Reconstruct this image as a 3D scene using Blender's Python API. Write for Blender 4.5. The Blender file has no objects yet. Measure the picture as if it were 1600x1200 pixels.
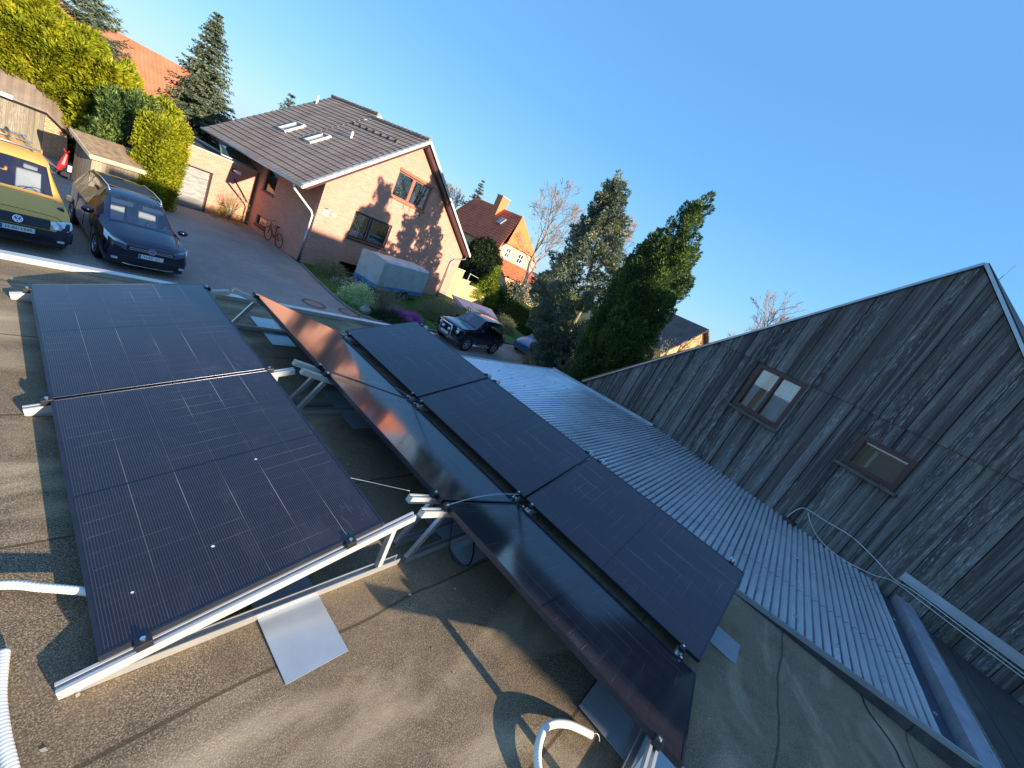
import bpy, bmesh, math, random
import numpy as np
from mathutils import Matrix, Vector
D = bpy.data
scene = bpy.context.scene
COL = scene.collection
R = math.radians

# ------------------------------------------------------------------ camera
cam_d = D.cameras.new("camera"); cam = D.objects.new("camera", cam_d); COL.objects.link(cam)
cam_d.sensor_width = 36.0; cam_d.lens = 14.168; cam_d.clip_start = 0.02; cam_d.clip_end = 2000
rot = Matrix(((0.58068393, -0.03718284, -0.81327954), (-0.68754848, 0.51256737, -0.51434598), (0.4359854, 0.85784155, 0.27207463)))
cam.matrix_world = Matrix.Translation((-0.3458, -1.6594, 1.8524)) @ rot.to_4x4()
scene.camera = cam

# ------------------------------------------------------------------ sky, sun, exposure
SUN = Vector((0.17, -1.0, 0.29)).normalized()          # direction towards the sun
w = D.worlds.new("World"); scene.world = w; w.use_nodes = True
nt = w.node_tree; nt.nodes.clear()
sky = nt.nodes.new("ShaderNodeTexSky"); sky.sky_type = 'NISHITA'; sky.sun_disc = False
sky.sun_elevation = math.asin(SUN.z); sky.sun_rotation = math.atan2(SUN.x, SUN.y)
sky.air_density = 1.3; sky.dust_density = 0.25; sky.ozone_density = 2.2; sky.altitude = 50
bg = nt.nodes.new("ShaderNodeBackground"); bg.inputs[1].default_value = 0.088
wo = nt.nodes.new("ShaderNodeOutputWorld")
# deep clear-air blue by elevation, blended with the physical sky
wtc = nt.nodes.new("ShaderNodeTexCoord"); wsp = nt.nodes.new("ShaderNodeSeparateXYZ"); nt.links.new(wtc.outputs['Generated'], wsp.inputs[0])
wrp = nt.nodes.new("ShaderNodeValToRGB"); nt.links.new(wsp.outputs[2], wrp.inputs[0])
el = wrp.color_ramp.elements; el[0].position = 0.0; el[0].color = (2.0, 4.2, 6.3, 1); el[1].position = 1.0; el[1].color = (1.25, 2.75, 6.2, 1)
for p_, c_ in ((.12, (1.35, 3.6, 6.3, 1)), (.30, (.85, 2.85, 5.8, 1)), (.50, (.80, 2.4, 5.3, 1))):
    e_ = el.new(p_); e_.color = c_
wmx = nt.nodes.new("ShaderNodeMix"); wmx.data_type = 'RGBA'; wmx.inputs[0].default_value = .78
nt.links.new(sky.outputs[0], wmx.inputs[6]); nt.links.new(wrp.outputs[0], wmx.inputs[7])
nt.links.new(wmx.outputs[2], bg.inputs[0]); nt.links.new(bg.outputs[0], wo.inputs[0])
sl = D.lights.new("sun", 'SUN'); sl.energy = 5.0; sl.angle = R(0.55); sl.color = (1.0, 0.84, 0.66)
so = D.objects.new("sun", sl); COL.objects.link(so); so.rotation_euler = SUN.to_track_quat('Z', 'Y').to_euler()
so.location = (5, -20, 15)
scene.view_settings.view_transform = 'Standard'; scene.view_settings.look = 'None'
scene.view_settings.exposure = 1.15; scene.view_settings.gamma = 1.0
scene.view_settings.use_curve_mapping = False

# ------------------------------------------------------------------ helpers
def prop(o, label=None, cat=None, group=None, kind=None):
    if label: o["label"] = label
    if cat: o["category"] = cat
    if group: o["group"] = group
    if kind: o["kind"] = kind
    return o

def E(name, label, cat, loc=(0, 0, 0), rz=0.0, group=None):
    o = D.objects.new(name, None); COL.objects.link(o); o.empty_display_size = 0.2
    o.location = loc; o.rotation_euler = (0, 0, rz)
    return prop(o, label, cat, group)

class MB:
    def __init__(s): s.v = []; s.f = []; s.uv = None
    def add(s, vs, fs):
        n = len(s.v); s.v += [tuple(v) for v in vs]; s.f += [tuple(i + n for i in f) for f in fs]; return s
    def box(s, a, b, M=None):
        x0, y0, z0 = a; x1, y1, z1 = b
        vs = [Vector(p) for p in ((x0, y0, z0), (x1, y0, z0), (x1, y1, z0), (x0, y1, z0), (x0, y0, z1), (x1, y0, z1), (x1, y1, z1), (x0, y1, z1))]
        if M is not None: vs = [M @ v for v in vs]
        return s.add(vs, [(0, 3, 2, 1), (4, 5, 6, 7), (0, 1, 5, 4), (1, 2, 6, 5), (2, 3, 7, 6), (3, 0, 4, 7)])
    def beam(s, p, q, w, h, up=(0, 0, 1)):           # rectangular bar from p to q
        p = Vector(p); q = Vector(q); d = (q - p).normalized(); u = Vector(up)
        sx = d.cross(u)
        if sx.length < 1e-4: sx = d.cross(Vector((1, 0, 0)))
        sx.normalize(); sy = sx.cross(d)
        vs = []
        for c in (p, q):
            for a, b in ((-1, -1), (1, -1), (1, 1), (-1, 1)): vs.append(c + sx * a * w / 2 + sy * b * h / 2)
        return s.add(vs, [(3, 2, 1, 0), (4, 5, 6, 7), (0, 1, 5, 4), (1, 2, 6, 5), (2, 3, 7, 6), (3, 0, 4, 7)])
    def tube(s, pts, r, n=8, cap=True, ring=None):
        pts = [Vector(p) for p in pts]; m = len(pts); rr = r if hasattr(r, '__len__') else [r] * m
        b = len(s.v); up = None
        for i, p in enumerate(pts):
            d = (pts[min(i + 1, m - 1)] - pts[max(i - 1, 0)]).normalized()
            if up is None: up = d.orthogonal().normalized()
            up = (up - d * up.dot(d)).normalized(); sd = d.cross(up)
            for k in range(n):
                a = 2 * math.pi * k / n; s.v.append(tuple(p + (up * math.cos(a) + sd * math.sin(a)) * rr[i]))
        for i in range(m - 1):
            for k in range(n):
                k2 = (k + 1) % n; s.f.append((b + i * n + k, b + i * n + k2, b + (i + 1) * n + k2, b + (i + 1) * n + k))
        if cap: s.f.append(tuple(b + k for k in range(n))[::-1]); s.f.append(tuple(b + (m - 1) * n + k for k in range(n)))
        return s
    def lathe(s, prof, n=20, M=None):                # profile (r, x) around the x axis
        b = len(s.v)
        for r, x in prof:
            for k in range(n):
                a = 2 * math.pi * k / n; v = Vector((x, r * math.cos(a), r * math.sin(a)))
                s.v.append(tuple(M @ v if M is not None else v))
        for i in range(len(prof) - 1):
            for k in range(n):
                k2 = (k + 1) % n; s.f.append((b + i * n + k, b + i * n + k2, b + (i + 1) * n + k2, b + (i + 1) * n + k))
        return s
    def prism(s, poly, a, b, fn):                    # polygon (u,v) extruded from depth a to b; fn(u,v,d)->xyz
        n = len(poly); vs = [fn(u, v, a) for u, v in poly] + [fn(u, v, b) for u, v in poly]
        fs = [tuple(range(n)), tuple(range(2 * n - 1, n - 1, -1))]
        fs += [(i, i + n, (i + 1) % n + n, (i + 1) % n) for i in range(n)]
        return s.add(vs, fs)
    def build(s, name, m, parent=None, smooth=False, bevel=0, **kw):
        me = D.meshes.new(name); me.from_pydata(s.v, [], s.f)
        bm = bmesh.new(); bm.from_mesh(me); bmesh.ops.recalc_face_normals(bm, faces=bm.faces); bm.to_mesh(me); bm.free()
        me.materials.append(m)
        if smooth:
            for p in me.polygons: p.use_smooth = True
        o = D.objects.new(name, me); COL.objects.link(o)
        if parent is not None: o.parent = parent
        if bevel:
            md = o.modifiers.new("bevel", 'BEVEL'); md.width = bevel; md.segments = 2; md.limit_method = 'ANGLE'
        return prop(o, **kw)

def copy_tree(o, parent=None):
    c = o.copy(); COL.objects.link(c)
    if parent is not None: c.parent = parent
    for ch in list(o.children): copy_tree(ch, c)
    return c

# ------------------------------------------------------------------ materials
class NB:
    def __init__(s, name):
        s.m = D.materials.new(name); s.m.use_nodes = True; s.t = s.m.node_tree; s.t.nodes.clear()
        s.out = s.n("ShaderNodeOutputMaterial"); s.tc = None
    def n(s, k, **kw):
        x = s.t.nodes.new(k)
        for a, b in kw.items(): setattr(x, a, b)
        return x
    def l(s, a, b): s.t.links.new(a, b)
    def co(s, scale=(1, 1, 1), rotz=0, kind="Object", loc=(0, 0, 0)):
        if s.tc is None: s.tc = s.n("ShaderNodeTexCoord")
        mp = s.n("ShaderNodeMapping"); mp.inputs['Scale'].default_value = scale; mp.inputs['Rotation'].default_value = (0, 0, rotz); mp.inputs['Location'].default_value = loc
        s.l(s.tc.outputs[kind], mp.inputs[0]); return mp.outputs[0]
    def noise(s, scale, detail=4, stretch=(1, 1, 1), rough=.6, dist=0):
        x = s.n("ShaderNodeTexNoise"); x.inputs['Scale'].default_value = scale; x.inputs['Detail'].default_value = detail
        x.inputs['Roughness'].default_value = rough; x.inputs['Distortion'].default_value = dist
        s.l(s.co(stretch), x.inputs['Vector']); return x.outputs['Fac']
    def ramp(s, fac, stops):
        x = s.n("ShaderNodeValToRGB"); e = x.color_ramp.elements
        while len(e) < len(stops): e.new(0.5)
        for i, (p, c) in enumerate(stops):
            e[i].position = p; e[i].color = (c[0], c[1], c[2], 1) if hasattr(c, '__len__') else (c, c, c, 1)
        s.l(fac, x.inputs[0]); return x.outputs[0]
    def val(s, a):
        return a
    def math(s, op, a, b=None, c=None):
        x = s.n("ShaderNodeMath", operation=op)
        for i, k in enumerate((a, b, c)):
            if k is None: continue
            if isinstance(k, (int, float)): x.inputs[i].default_value = k
            else: s.l(k, x.inputs[i])
        return x.outputs[0]
    def mix(s, f, a, b, mode='MIX'):
        x = s.n("ShaderNodeMix", data_type='RGBA', blend_type=mode)
        for i, k in ((0, f), (6, a), (7, b)):
            if isinstance(k, (int, float)): x.inputs[i].default_value = k
            elif isinstance(k, tuple): x.inputs[i].default_value = (k[0], k[1], k[2], 1)
            else: s.l(k, x.inputs[i])
        return x.outputs[2]
    def sep(s, scale=(1, 1, 1), rotz=0, kind="Object", loc=(0, 0, 0)):
        x = s.n("ShaderNodeSeparateXYZ"); s.l(s.co(scale, rotz, kind, loc), x.inputs[0]); return x.outputs
    def bump(s, h, strength=.5, dist=.01):
        x = s.n("ShaderNodeBump"); x.inputs['Strength'].default_value = strength; x.inputs['Distance'].default_value = dist
        s.l(h, x.inputs['Height']); return x.outputs[0]
    def pbr(s, col, rough=.6, metal=0., normal=None, coat=0., coatr=.05, spec=.5, ior=None, trans=0.):
        p = s.n("ShaderNodeBsdfPrincipled")
        for k, v in (('Base Color', col), ('Roughness', rough), ('Metallic', metal), ('Coat Weight', coat), ('Coat Roughness', coatr), ('Specular IOR Level', spec), ('Transmission Weight', trans)):
            if isinstance(v, tuple): p.inputs[k].default_value = (v[0], v[1], v[2], 1)
            elif isinstance(v, (int, float)): p.inputs[k].default_value = v
            else: s.l(v, p.inputs[k])
        if normal is not None: s.l(normal, p.inputs['Normal'])
        s.p = p; return p.outputs[0]
    def done(s, sh): s.l(sh, s.out.inputs[0]); return s.m

def simple(name, col, rough=.6, metal=0., var=.15, scale=3., bump=0., bscale=40., coat=0., spec=.5, stretch=(1, 1, 1)):
    b = NB(name); f = b.noise(scale, 5, stretch)
    dk = tuple(c * (1 - var) for c in col); lt = tuple(min(1, c * (1 + var)) for c in col)
    c = b.ramp(f, [(.3, dk), (.7, lt)])
    nrm = b.bump(b.noise(bscale, 3, stretch), bump, .01) if bump else None
    return b.done(b.pbr(c, rough, metal, nrm, coat, .05, spec))

def leafmat(name, c1, c2, trans=.3, c3=None, spec=.25):
    b = NB(name); g = b.n("ShaderNodeNewGeometry"); f = b.noise(.9, 3)
    k = b.math('ADD', b.math('MULTIPLY', g.outputs['Random Per Island'], .6), b.math('MULTIPLY', b.math('SUBTRACT', f, .3), 1.1))
    st = [(.15, c1), (.8, c2)] if c3 is None else [(.1, c1), (.6, c2), (.97, c3)]
    c = b.ramp(k, st)
    s1 = b.pbr(c, .55, 0, spec=spec)
    tr = b.n("ShaderNodeBsdfTranslucent"); b.l(c, tr.inputs[0])
    mx = b.n("ShaderNodeMixShader"); mx.inputs[0].default_value = trans; b.l(s1, mx.inputs[1]); b.l(tr.outputs[0], mx.inputs[2])
    return b.done(mx.outputs[0])

def brickmat(name, c1, c2, mortar, sc=1.0, axis='x', dirt=.2):
    b = NB(name); xs = b.sep()
    cx = b.n("ShaderNodeCombineXYZ"); b.l(xs[0] if axis == 'x' else xs[1], cx.inputs[0]); b.l(xs[2], cx.inputs[1])
    t = b.n("ShaderNodeTexBrick"); b.l(cx.outputs[0], t.inputs['Vector'])
    t.inputs['Scale'].default_value = 1.0; t.inputs['Brick Width'].default_value = .25 * sc; t.inputs['Row Height'].default_value = .075 * sc
    t.inputs['Mortar Size'].default_value = .009 * sc; t.inputs['Mortar Smooth'].default_value = .3; t.inputs['Bias'].default_value = 0
    for k, c in (('Color1', c1), ('Color2', c2), ('Mortar', mortar)): t.inputs[k].default_value = (*c, 1)
    n = b.noise(.7, 5); col = b.mix(b.math('MULTIPLY', n, dirt * 2), t.outputs[0], tuple(c * .55 for c in c1))
    nn = b.bump(b.math('ADD', b.math('MULTIPLY', t.outputs['Fac'], -1.), b.math('MULTIPLY', b.noise(60, 2), .3)), .5, .006)
    return b.done(b.pbr(col, .85, 0, nn, spec=.2))

M = {}
M['alu'] = simple('aluminium', (.62, .62, .60), .38, .75, .06, 6)
M['alu_white'] = simple('pale aluminium', (.58, .565, .52), .42, .35, .06, 4)
M['frame'] = simple('black anodised frame', (.05, .055, .068), .28, .7, .2, 8)
M['steel'] = simple('bright bolt steel', (.7, .7, .7), .25, 1., .05)
M['black'] = simple('black plastic', (.015, .015, .018), .45, 0, .2)
M['cable'] = simple('cable sheath', (.025, .025, .03), .4)
M['white_cable'] = simple('pale cable sheath', (.55, .56, .52), .5)
M['sheet'] = simple('coated grey sheet', (.36, .40, .42), .22, .25, .08, 5)
M['white'] = simple('white paint', (.78, .77, .72), .45, 0, .06)
M['hose'] = simple('cream plastic hose', (.76, .74, .66), .4, 0, .05)

# felt roofing
def feltmat(name, base, light, warm):
    b = NB(name)
    g = b.noise(185, 4, rough=.75); big = b.noise(.9, 6, dist=.6); mid = b.noise(5, 6)
    c = b.ramp(g, [(.34, tuple(x * .4 for x in base)), (.5, base), (.62, light)])
    c = b.mix(b.ramp(big, [(.42, 0.), (.68, .75)]), c, warm)
    c = b.mix(b.ramp(mid, [(.5, 0.), (.8, .5)]), c, tuple(x * .45 for x in base))
    st = b.noise(.55, 6, (1, 2.2, 1), dist=1.5); c = b.mix(b.ramp(st, [(.5, 0.), (.75, .45)]), c, tuple(min(1, x * 1.8) for x in light))
    y = b.sep()[1]; wob = b.math('MULTIPLY', b.noise(1.3, 2), .12)
    fr = b.math('FRACT', b.math('DIVIDE', b.math('ADD', b.math('ADD', y, wob), 40.63), 1.0))
    seam = b.math('LESS_THAN', fr, .016); c = b.mix(b.math('MULTIPLY', seam, .65), c, tuple(x * .3 for x in base))
    step = b.math('LESS_THAN', fr, .10)
    h = b.math('ADD', b.math('MULTIPLY', g, .55), b.math('ADD', b.math('MULTIPLY', step, .12), b.math('MULTIPLY', mid, 1.2)))
    return b.done(b.pbr(c, .9, 0, b.bump(h, .9, .006), spec=.2))
M['felt'] = feltmat('bitumen felt', (.150, .112, .072), (.44, .345, .21), (.26, .18, .10))
M['felt_dark'] = feltmat('old dark felt', (.06, .052, .048), (.12, .11, .10), (.085, .072, .065))

# solar glass: cells with bus bars in the panel's own coordinates (x across 1.134, y along 1.722)
def panelmat():
    b = NB('solar cells'); xs = b.sep()
    def line(c, n, half, off=0.):
        f = b.math('FRACT', b.math('ADD', b.math('MULTIPLY', c, n), off)); d = b.math('ABSOLUTE', b.math('SUBTRACT', f, .5))
        return b.math('GREATER_THAN', d, .5 - half)
    u = b.math('DIVIDE', b.math('SUBTRACT', xs[0], .021), 1.092); v = b.math('DIVIDE', b.math('ADD', xs[1], -.018), 1.686)
    colx = line(u, 6, .0075); rowy = line(v, 18, .0085)
    fine = line(u, 108, .14); dash = line(v, 170, .2)
    mid = b.math('LESS_THAN', b.math('ABSOLUTE', b.math('SUBTRACT', v, .5)), .0045)
    n1 = b.noise(1.5, 1); n2 = b.noise(2.2, 1, (1, 1, 1), .5, .2)  # noise picks where the cell lines glint; the glints are painted as pale segments
    base = b.mix(b.ramp(b.noise(1.2, 3), [(.3, 0.), (.7, 1.)]), (.010, .008, .013), (.016, .012, .017))
    c = b.mix(b.math('MULTIPLY', b.math('MULTIPLY', fine, b.math('ADD', b.math('MULTIPLY', dash, .55), .35)), .8), base, (.098, .084, .092))
    inn = b.math('MULTIPLY', b.math('LESS_THAN', b.math('ABSOLUTE', b.math('SUBTRACT', u, .5)), .49), b.math('LESS_THAN', b.math('ABSOLUTE', b.math('SUBTRACT', v, .5)), .495))
    gl = b.math('MULTIPLY', b.math('MULTIPLY', colx, inn), b.ramp(n1, [(.46, .08), (.62, .75)])); c = b.mix(gl, c, (.42, .38, .30))
    gr = b.math('MULTIPLY', b.math('MULTIPLY', rowy, inn), b.ramp(n2, [(.50, .08), (.66, .6)])); c = b.mix(gr, c, (.36, .33, .28))
    c = b.mix(b.math('MULTIPLY', mid, .9), c, (.004, .004, .006))
    dust = b.ramp(b.noise(2.2, 8, (1, .6, 1), .75, 1.4), [(.48, 0.), (.8, .06)]); c = b.mix(dust, c, (.45, .42, .38))
    sm = b.math('MULTIPLY', b.ramp(b.noise(34, 2, (1, .12, 1), .5, 3), [(.62, 0.), (.75, 1.)]), b.ramp(b.noise(1.6, 2), [(.5, 0.), (.7, .22)]))
    c = b.mix(sm, c, (.4, .38, .36))
    rg = b.math('ADD', .07, b.math('MULTIPLY', b.noise(3, 5), .08))
    return b.done(b.pbr(c, rg, 0, None, coat=.6, coatr=.10, spec=.3))
M['cells'] = panelmat()

def tilemat(name, c1, c2, ribs=3.3, axis=0, spec=.3):
    b = NB(name); f = b.noise(1.1, 6); g = b.noise(25, 3)
    c = b.ramp(f, [(.3, c1), (.7, c2)]); c = b.mix(b.ramp(g, [(.5, 0.), (.8, .5)]), c, tuple(x * .6 for x in c1))
    xs = b.sep(); w_ = b.math('SINE', b.math('MULTIPLY', xs[axis], ribs * 2 * math.pi))
    c = b.mix(b.ramp(w_, [(.0, .22), (.25, 0.)]), c, tuple(x * .5 for x in c1))
    return b.done(b.pbr(c, .65, 0, b.bump(w_, .35, .02), spec=spec))
M['tile_dark'] = tilemat('dark clay tile', (.080, .062, .055), (.145, .115, .100), 3.3, 1)
M['tile_house'] = tilemat('brown grey clay tile', (.29, .20, .14), (.43, .32, .235), 3.3, 1)
M['tile_red'] = tilemat('red clay tile', (.60, .11, .045), (.82, .21, .08), 2.2, 1)
M['tile_orange'] = tilemat('orange clay tile', (.46, .13, .06), (.60, .20, .10), 3.5, 0)
M['tile_plain_orange'] = simple('smooth orange tile', (.72, .20, .045), .6, 0, .1, 2)
M['tile_old'] = tilemat('weathered tile', (.20, .15, .11), (.32, .25, .19), 3.4, 0)
M['brick'] = brickmat('salmon brick', (.56, .245, .165), (.67, .33, .225), (.60, .42, .33), 1.0, 'x')
M['brick_side'] = brickmat('salmon brick side', (.58, .27, .19), (.68, .34, .24), (.58, .42, .33), 1.0, 'y')
M['brick_yellow'] = brickmat('yellow brick', (.74, .48, .16), (.80, .55, .20), (.66, .52, .32), 1.0, 'x', .1)
M['brick_red'] = brickmat('orange red brick', (.52, .22, .10), (.62, .28, .13), (.60, .50, .38), 1.2, 'x')
M['plaster'] = simple('pink plaster', (.66, .42, .26), .85, 0, .12, 1.5, .3)
M['brown'] = simple('brown window paint', (.07, .025, .022), .4, 0, .15)
M['brown_lit'] = simple('sunlit brown frame paint', (.30, .12, .07), .45, 0, .15)  # sunlit copy of the window brown, lightness put into the colour
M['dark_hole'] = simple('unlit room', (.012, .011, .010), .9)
M['curtain'] = simple('pale curtain cloth', (.66, .62, .50), .8, 0, .25, 9, stretch=(6, 1, .4))
M['zinc'] = simple('zinc', (.42, .44, .47), .38, .7, .15, 3)
M['felt_brown'] = simple('brown shed felt', (.24, .17, .10), .9, 0, .35, 6, .5)
def glassmat():
    b = NB('window glass'); fr = b.n("ShaderNodeFresnel"); fr.inputs[0].default_value = 1.6
    gl = b.n("ShaderNodeBsdfGlossy"); gl.inputs['Roughness'].default_value = .02; gl.inputs[0].default_value = (.9, .95, 1, 1)
    tr = b.n("ShaderNodeBsdfTransparent"); tr.inputs[0].default_value = (.82, .86, .88, 1)
    mx = b.n("ShaderNodeMixShader"); b.l(b.math('ADD', b.math('MULTIPLY', fr.outputs[0], .9), .08), mx.inputs[0]); b.l(tr.outputs[0], mx.inputs[1]); b.l(gl.outputs[0], mx.inputs[2])
    return b.done(mx.outputs[0])
M['glass'] = glassmat()

# weathered boards: x is the distance along the wall in the facade's own frame
def boardmat(name, c1, c2, moss, width=.17):
    b = NB(name); xs = b.sep()
    k = b.math('FLOOR', b.math('DIVIDE', xs[0], width)); wn = b.n("ShaderNodeTexWhiteNoise", noise_dimensions='1D'); b.l(k, wn.inputs['W'])
    col = b.mix(wn.outputs['Value'], c1, c2)
    st = b.noise(11, 8, (1, 1, .03), .75, .4); col = b.mix(b.ramp(st, [(.44, 0.), (.62, .9)]), col, moss)
    band = b.noise(3.4, 4, (1, 1, .10), .6)
    sp = b.noise(58, 4, (1, 1, .10), .8); spk = b.math('MULTIPLY', b.ramp(sp, [(.53, 0.), (.66, 1.)]), b.ramp(band, [(.45, 0.), (.58, .8)]))
    col = b.mix(spk, col, (.46, .46, .43))
    gr = b.noise(1.1, 6, (1, 1, .8)); col = b.mix(b.ramp(gr, [(.55, 0.), (.8, .5)]), col, (.075, .085, .035))
    f = b.math('FRACT', b.math('DIVIDE', xs[0], width)); gap = b.math('LESS_THAN', f, .035)
    col = b.mix(b.math('MULTIPLY', gap, .6), col, (.006, .006, .006))
    h = b.math('ADD', b.math('MULTIPLY', gap, -1.), b.math('ADD', b.math('MULTIPLY', st, .7), b.math('MULTIPLY', sp, .4)))
    return b.done(b.pbr(col, .8, 0, b.bump(h, .7, .012), spec=.2))
M['boards'] = boardmat('weathered dark boards', (.050, .038, .034), (.100, .080, .070), (.21, .205, .185), .19)
M['shed_wood'] = boardmat('grey brown boards', (.24, .18, .12), (.34, .26, .18), (.40, .33, .24), .11)
M['gate_wood'] = boardmat('grey green gate boards', (.16, .13, .09), (.20, .17, .12), (.28, .25, .18), .14)
M['trunk'] = simple('bark', (.10, .075, .055), .9, 0, .4, 9, .8, 30, stretch=(1, 1, .3))
M['twig'] = simple('bare twig bark', (.26, .20, .15), .9, 0, .3, 5)
# ------------------------------------------------------------------ ground
G = -3.0
def sheet(name, poly, z, m, thick=None, **kw):
    mb = MB()
    if thick: mb.prism(poly, z - thick, z, lambda u, v, d: (u, v, d))
    else: mb.add([(x, y, z) for x, y in poly], [tuple(range(len(poly)))])
    return mb.build(name, m, **kw)
def groundmat(name, stops, sc, bs=30, bump=.5, rough=.9, extra=None):
    b = NB(name); n = b.noise(sc, 7); c = b.ramp(n, stops)
    if extra: c = b.mix(b.ramp(b.noise(extra[0], 6), [(.48, 0.), (.7, extra[2])]), c, extra[1])
    return b.done(b.pbr(c, rough, 0, b.bump(b.noise(bs, 4), bump, .02), spec=.2))
M['earth'] = groundmat('earth and old leaves', [(.3, (.05, .06, .03)), (.7, (.10, .10, .05))], .6, 20, .8)
def pavemat():
    b = NB('worn paving'); n = b.noise(.8, 8); g = b.noise(22, 5)
    c = b.ramp(n, [(.3, (.33, .29, .25)), (.7, (.48, .42, .36))]); c = b.mix(b.ramp(g, [(.4, 0.), (.7, .5)]), c, (.20, .19, .18))
    xs = b.sep((1, 1, 1), R(8)); cx = b.n("ShaderNodeCombineXYZ"); b.l(xs[0], cx.inputs[0]); b.l(xs[1], cx.inputs[1])
    t = b.n("ShaderNodeTexBrick"); b.l(cx.outputs[0], t.inputs['Vector']); t.inputs['Scale'].default_value = 1
    t.inputs['Brick Width'].default_value = .22; t.inputs['Row Height'].default_value = .11; t.inputs['Mortar Size'].default_value = .008
    t.inputs['Color1'].default_value = (.9, .9, .9, 1); t.inputs['Color2'].default_value = (.75, .74, .72, 1); t.inputs['Mortar'].default_value = (.42, .42, .40, 1)
    c = b.mix(.8, c, t.outputs[0], 'MULTIPLY')
    moss = b.ramp(b.noise(.5, 6), [(.5, 0.), (.72, .5)]); c = b.mix(moss, c, (.30, .28, .24))
    return b.done(b.pbr(c, .85, 0, b.bump(b.math('ADD', b.math('MULTIPLY', t.outputs['Fac'], -1.), g), .5, .01), spec=.25))
M['paving'] = pavemat()
M['lawn'] = groundmat('short lawn', [(.3, (.06, .12, .025)), (.7, (.11, .20, .05))], 1.2, 60, 1.0, .9, (.7, (.09, .10, .04), .5))
sheet('ground', [(-300, -200), (400, -200), (400, 500), (-300, 500)], G - .01, M['earth'], kind='structure')
sheet('driveway', [(-7, 3), (45, 3), (45, 9), (26, 13.2), (19, 12.7), (12.2, 12.4), (9.9, 12.2), (9.25, 13.2), (9.2, 15), (9.45, 18.6), (9.3, 24.3), (5, 23.5), (2.2, 26), (-7, 27)], G, M['paving'], kind='structure')
sheet('lawn', [(9.3, 13.3), (9.95, 12.35), (12.2, 12.5), (19, 12.8), (26, 13.4), (25, 20.5), (21, 20.6), (9.7, 19.2), (9.5, 18.6), (9.25, 15)], G + .035, M['lawn'], thick=.04, kind='structure')
kb = MB()
kp = [(9.5, 18.7), (9.28, 16.5), (9.18, 14.6), (9.2, 13.4), (9.45, 12.7), (9.95, 12.3), (11.5, 12.35), (14, 12.45)]
for i in range(len(kp) - 1):
    kb.beam((*kp[i], G + .03), (*kp[i + 1], G + .03), .07, .10)
kb.build('kerb', simple('kerb stone', (.22, .21, .19), .9, 0, .3, 12), kind='structure')

# grass and bulbs on the lawn
def quads_mesh(name, V, m, parent=None, normals_smooth=False, **kw):
    V = np.asarray(V, dtype=np.float32); n = len(V); k = V.shape[1]
    me = D.meshes.new(name); me.vertices.add(n * k); me.vertices.foreach_set('co', V.reshape(-1))
    me.loops.add(n * k); me.loops.foreach_set('vertex_index', np.arange(n * k, dtype=np.int32))
    me.polygons.add(n); me.polygons.foreach_set('loop_start', np.arange(0, n * k, k, dtype=np.int32))
    me.polygons.foreach_set('loop_total', np.full(n, k, dtype=np.int32)); me.update(calc_edges=True); me.validate()
    me.materials.append(m)
    o = D.objects.new(name, me); COL.objects.link(o)
    if parent is not None: o.parent = parent
    return prop(o, **kw)
def leaves(P, Dr, L, W, rng, flat=0.0):
    """diamond leaves at P pointing along Dr"""
    n = len(P); Dr = Dr / (np.linalg.norm(Dr, axis=1, keepdims=True) + 1e-9)
    a = rng.normal(size=(n, 3)); a[:, 2] += flat * 3
    S = np.cross(Dr, a); S /= (np.linalg.norm(S, axis=1, keepdims=True) + 1e-9)
    L = np.broadcast_to(L, (n,))[:, None]; W = np.broadcast_to(W, (n,))[:, None]
    return np.stack([P, P + Dr * L * .45 + S * W * .5, P + Dr * L, P + Dr * L * .5 - S * W * .5], axis=1)
rng = np.random.default_rng(5)
M['grass'] = leafmat('grass blades', (.06, .13, .02), (.14, .25, .05), .3)
n = 26000
P = np.stack([rng.uniform(9.35, 20, n), rng.uniform(12.4, 19.6, n), np.full(n, G + .035)], 1)
P = P[(P[:, 1] < 18.9 + (P[:, 0] - 9.6) * .13) & (P[:, 1] > 12.6 + .02 * (P[:, 0] - 10)) & (P[:, 0] > 9.4)]
quads_mesh('grass', leaves(P, rng.normal(size=P.shape) * .5 + np.array([0, 0, 1.]), rng.uniform(.05, .11, len(P)), .018, rng), M['grass'], kind='stuff')

# ------------------------------------------------------------------ our flat roof
t = E('garage_block', 'flat garage roof of brown gravelled felt under the solar panels', 'garage', (0, 0, G))
MB().box((-9, -12, 0), (4.42, 3.80, 2.83)).build('wall', M['plaster'], t)
MB().box((-9, -12, 2.834), (4.42, 3.80, 2.88)).build('roof_surface', M['felt'], t)
tr = MB(); tr.box((-9, 3.803, 2.79), (5.0, 3.865, 2.925)); tr.box((-9, 3.78, 2.925), (5.0, 3.875, 2.937))
tr.build('edge_trim', M['alu_white'], t)
# ragged repair patches and debris on the felt
rb = random.Random(4); 
deb = []
rngd = np.random.default_rng(8)
for i in range(170):
    x = rngd.uniform(-1, 4.2); y = rngd.uniform(-2.6, 3.7); a = rngd.uniform(0, 6.28); l = rngd.uniform(.004, .016); w_ = l * rngd.uniform(.3, .8)
    c, s_ = math.cos(a), math.sin(a)
    deb.append([(x + c * l, y + s_ * l, -.1175), (x - s_ * w_, y + c * w_, -.1165 + .003), (x - c * l, y - s_ * l, -.1175), (x + s_ * w_, y - c * w_, -.1165)])
quads_mesh('roof_litter', np.array(deb), simple('dry leaf bits', (.42, .36, .27), .8, 0, .3), kind='stuff')

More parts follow.
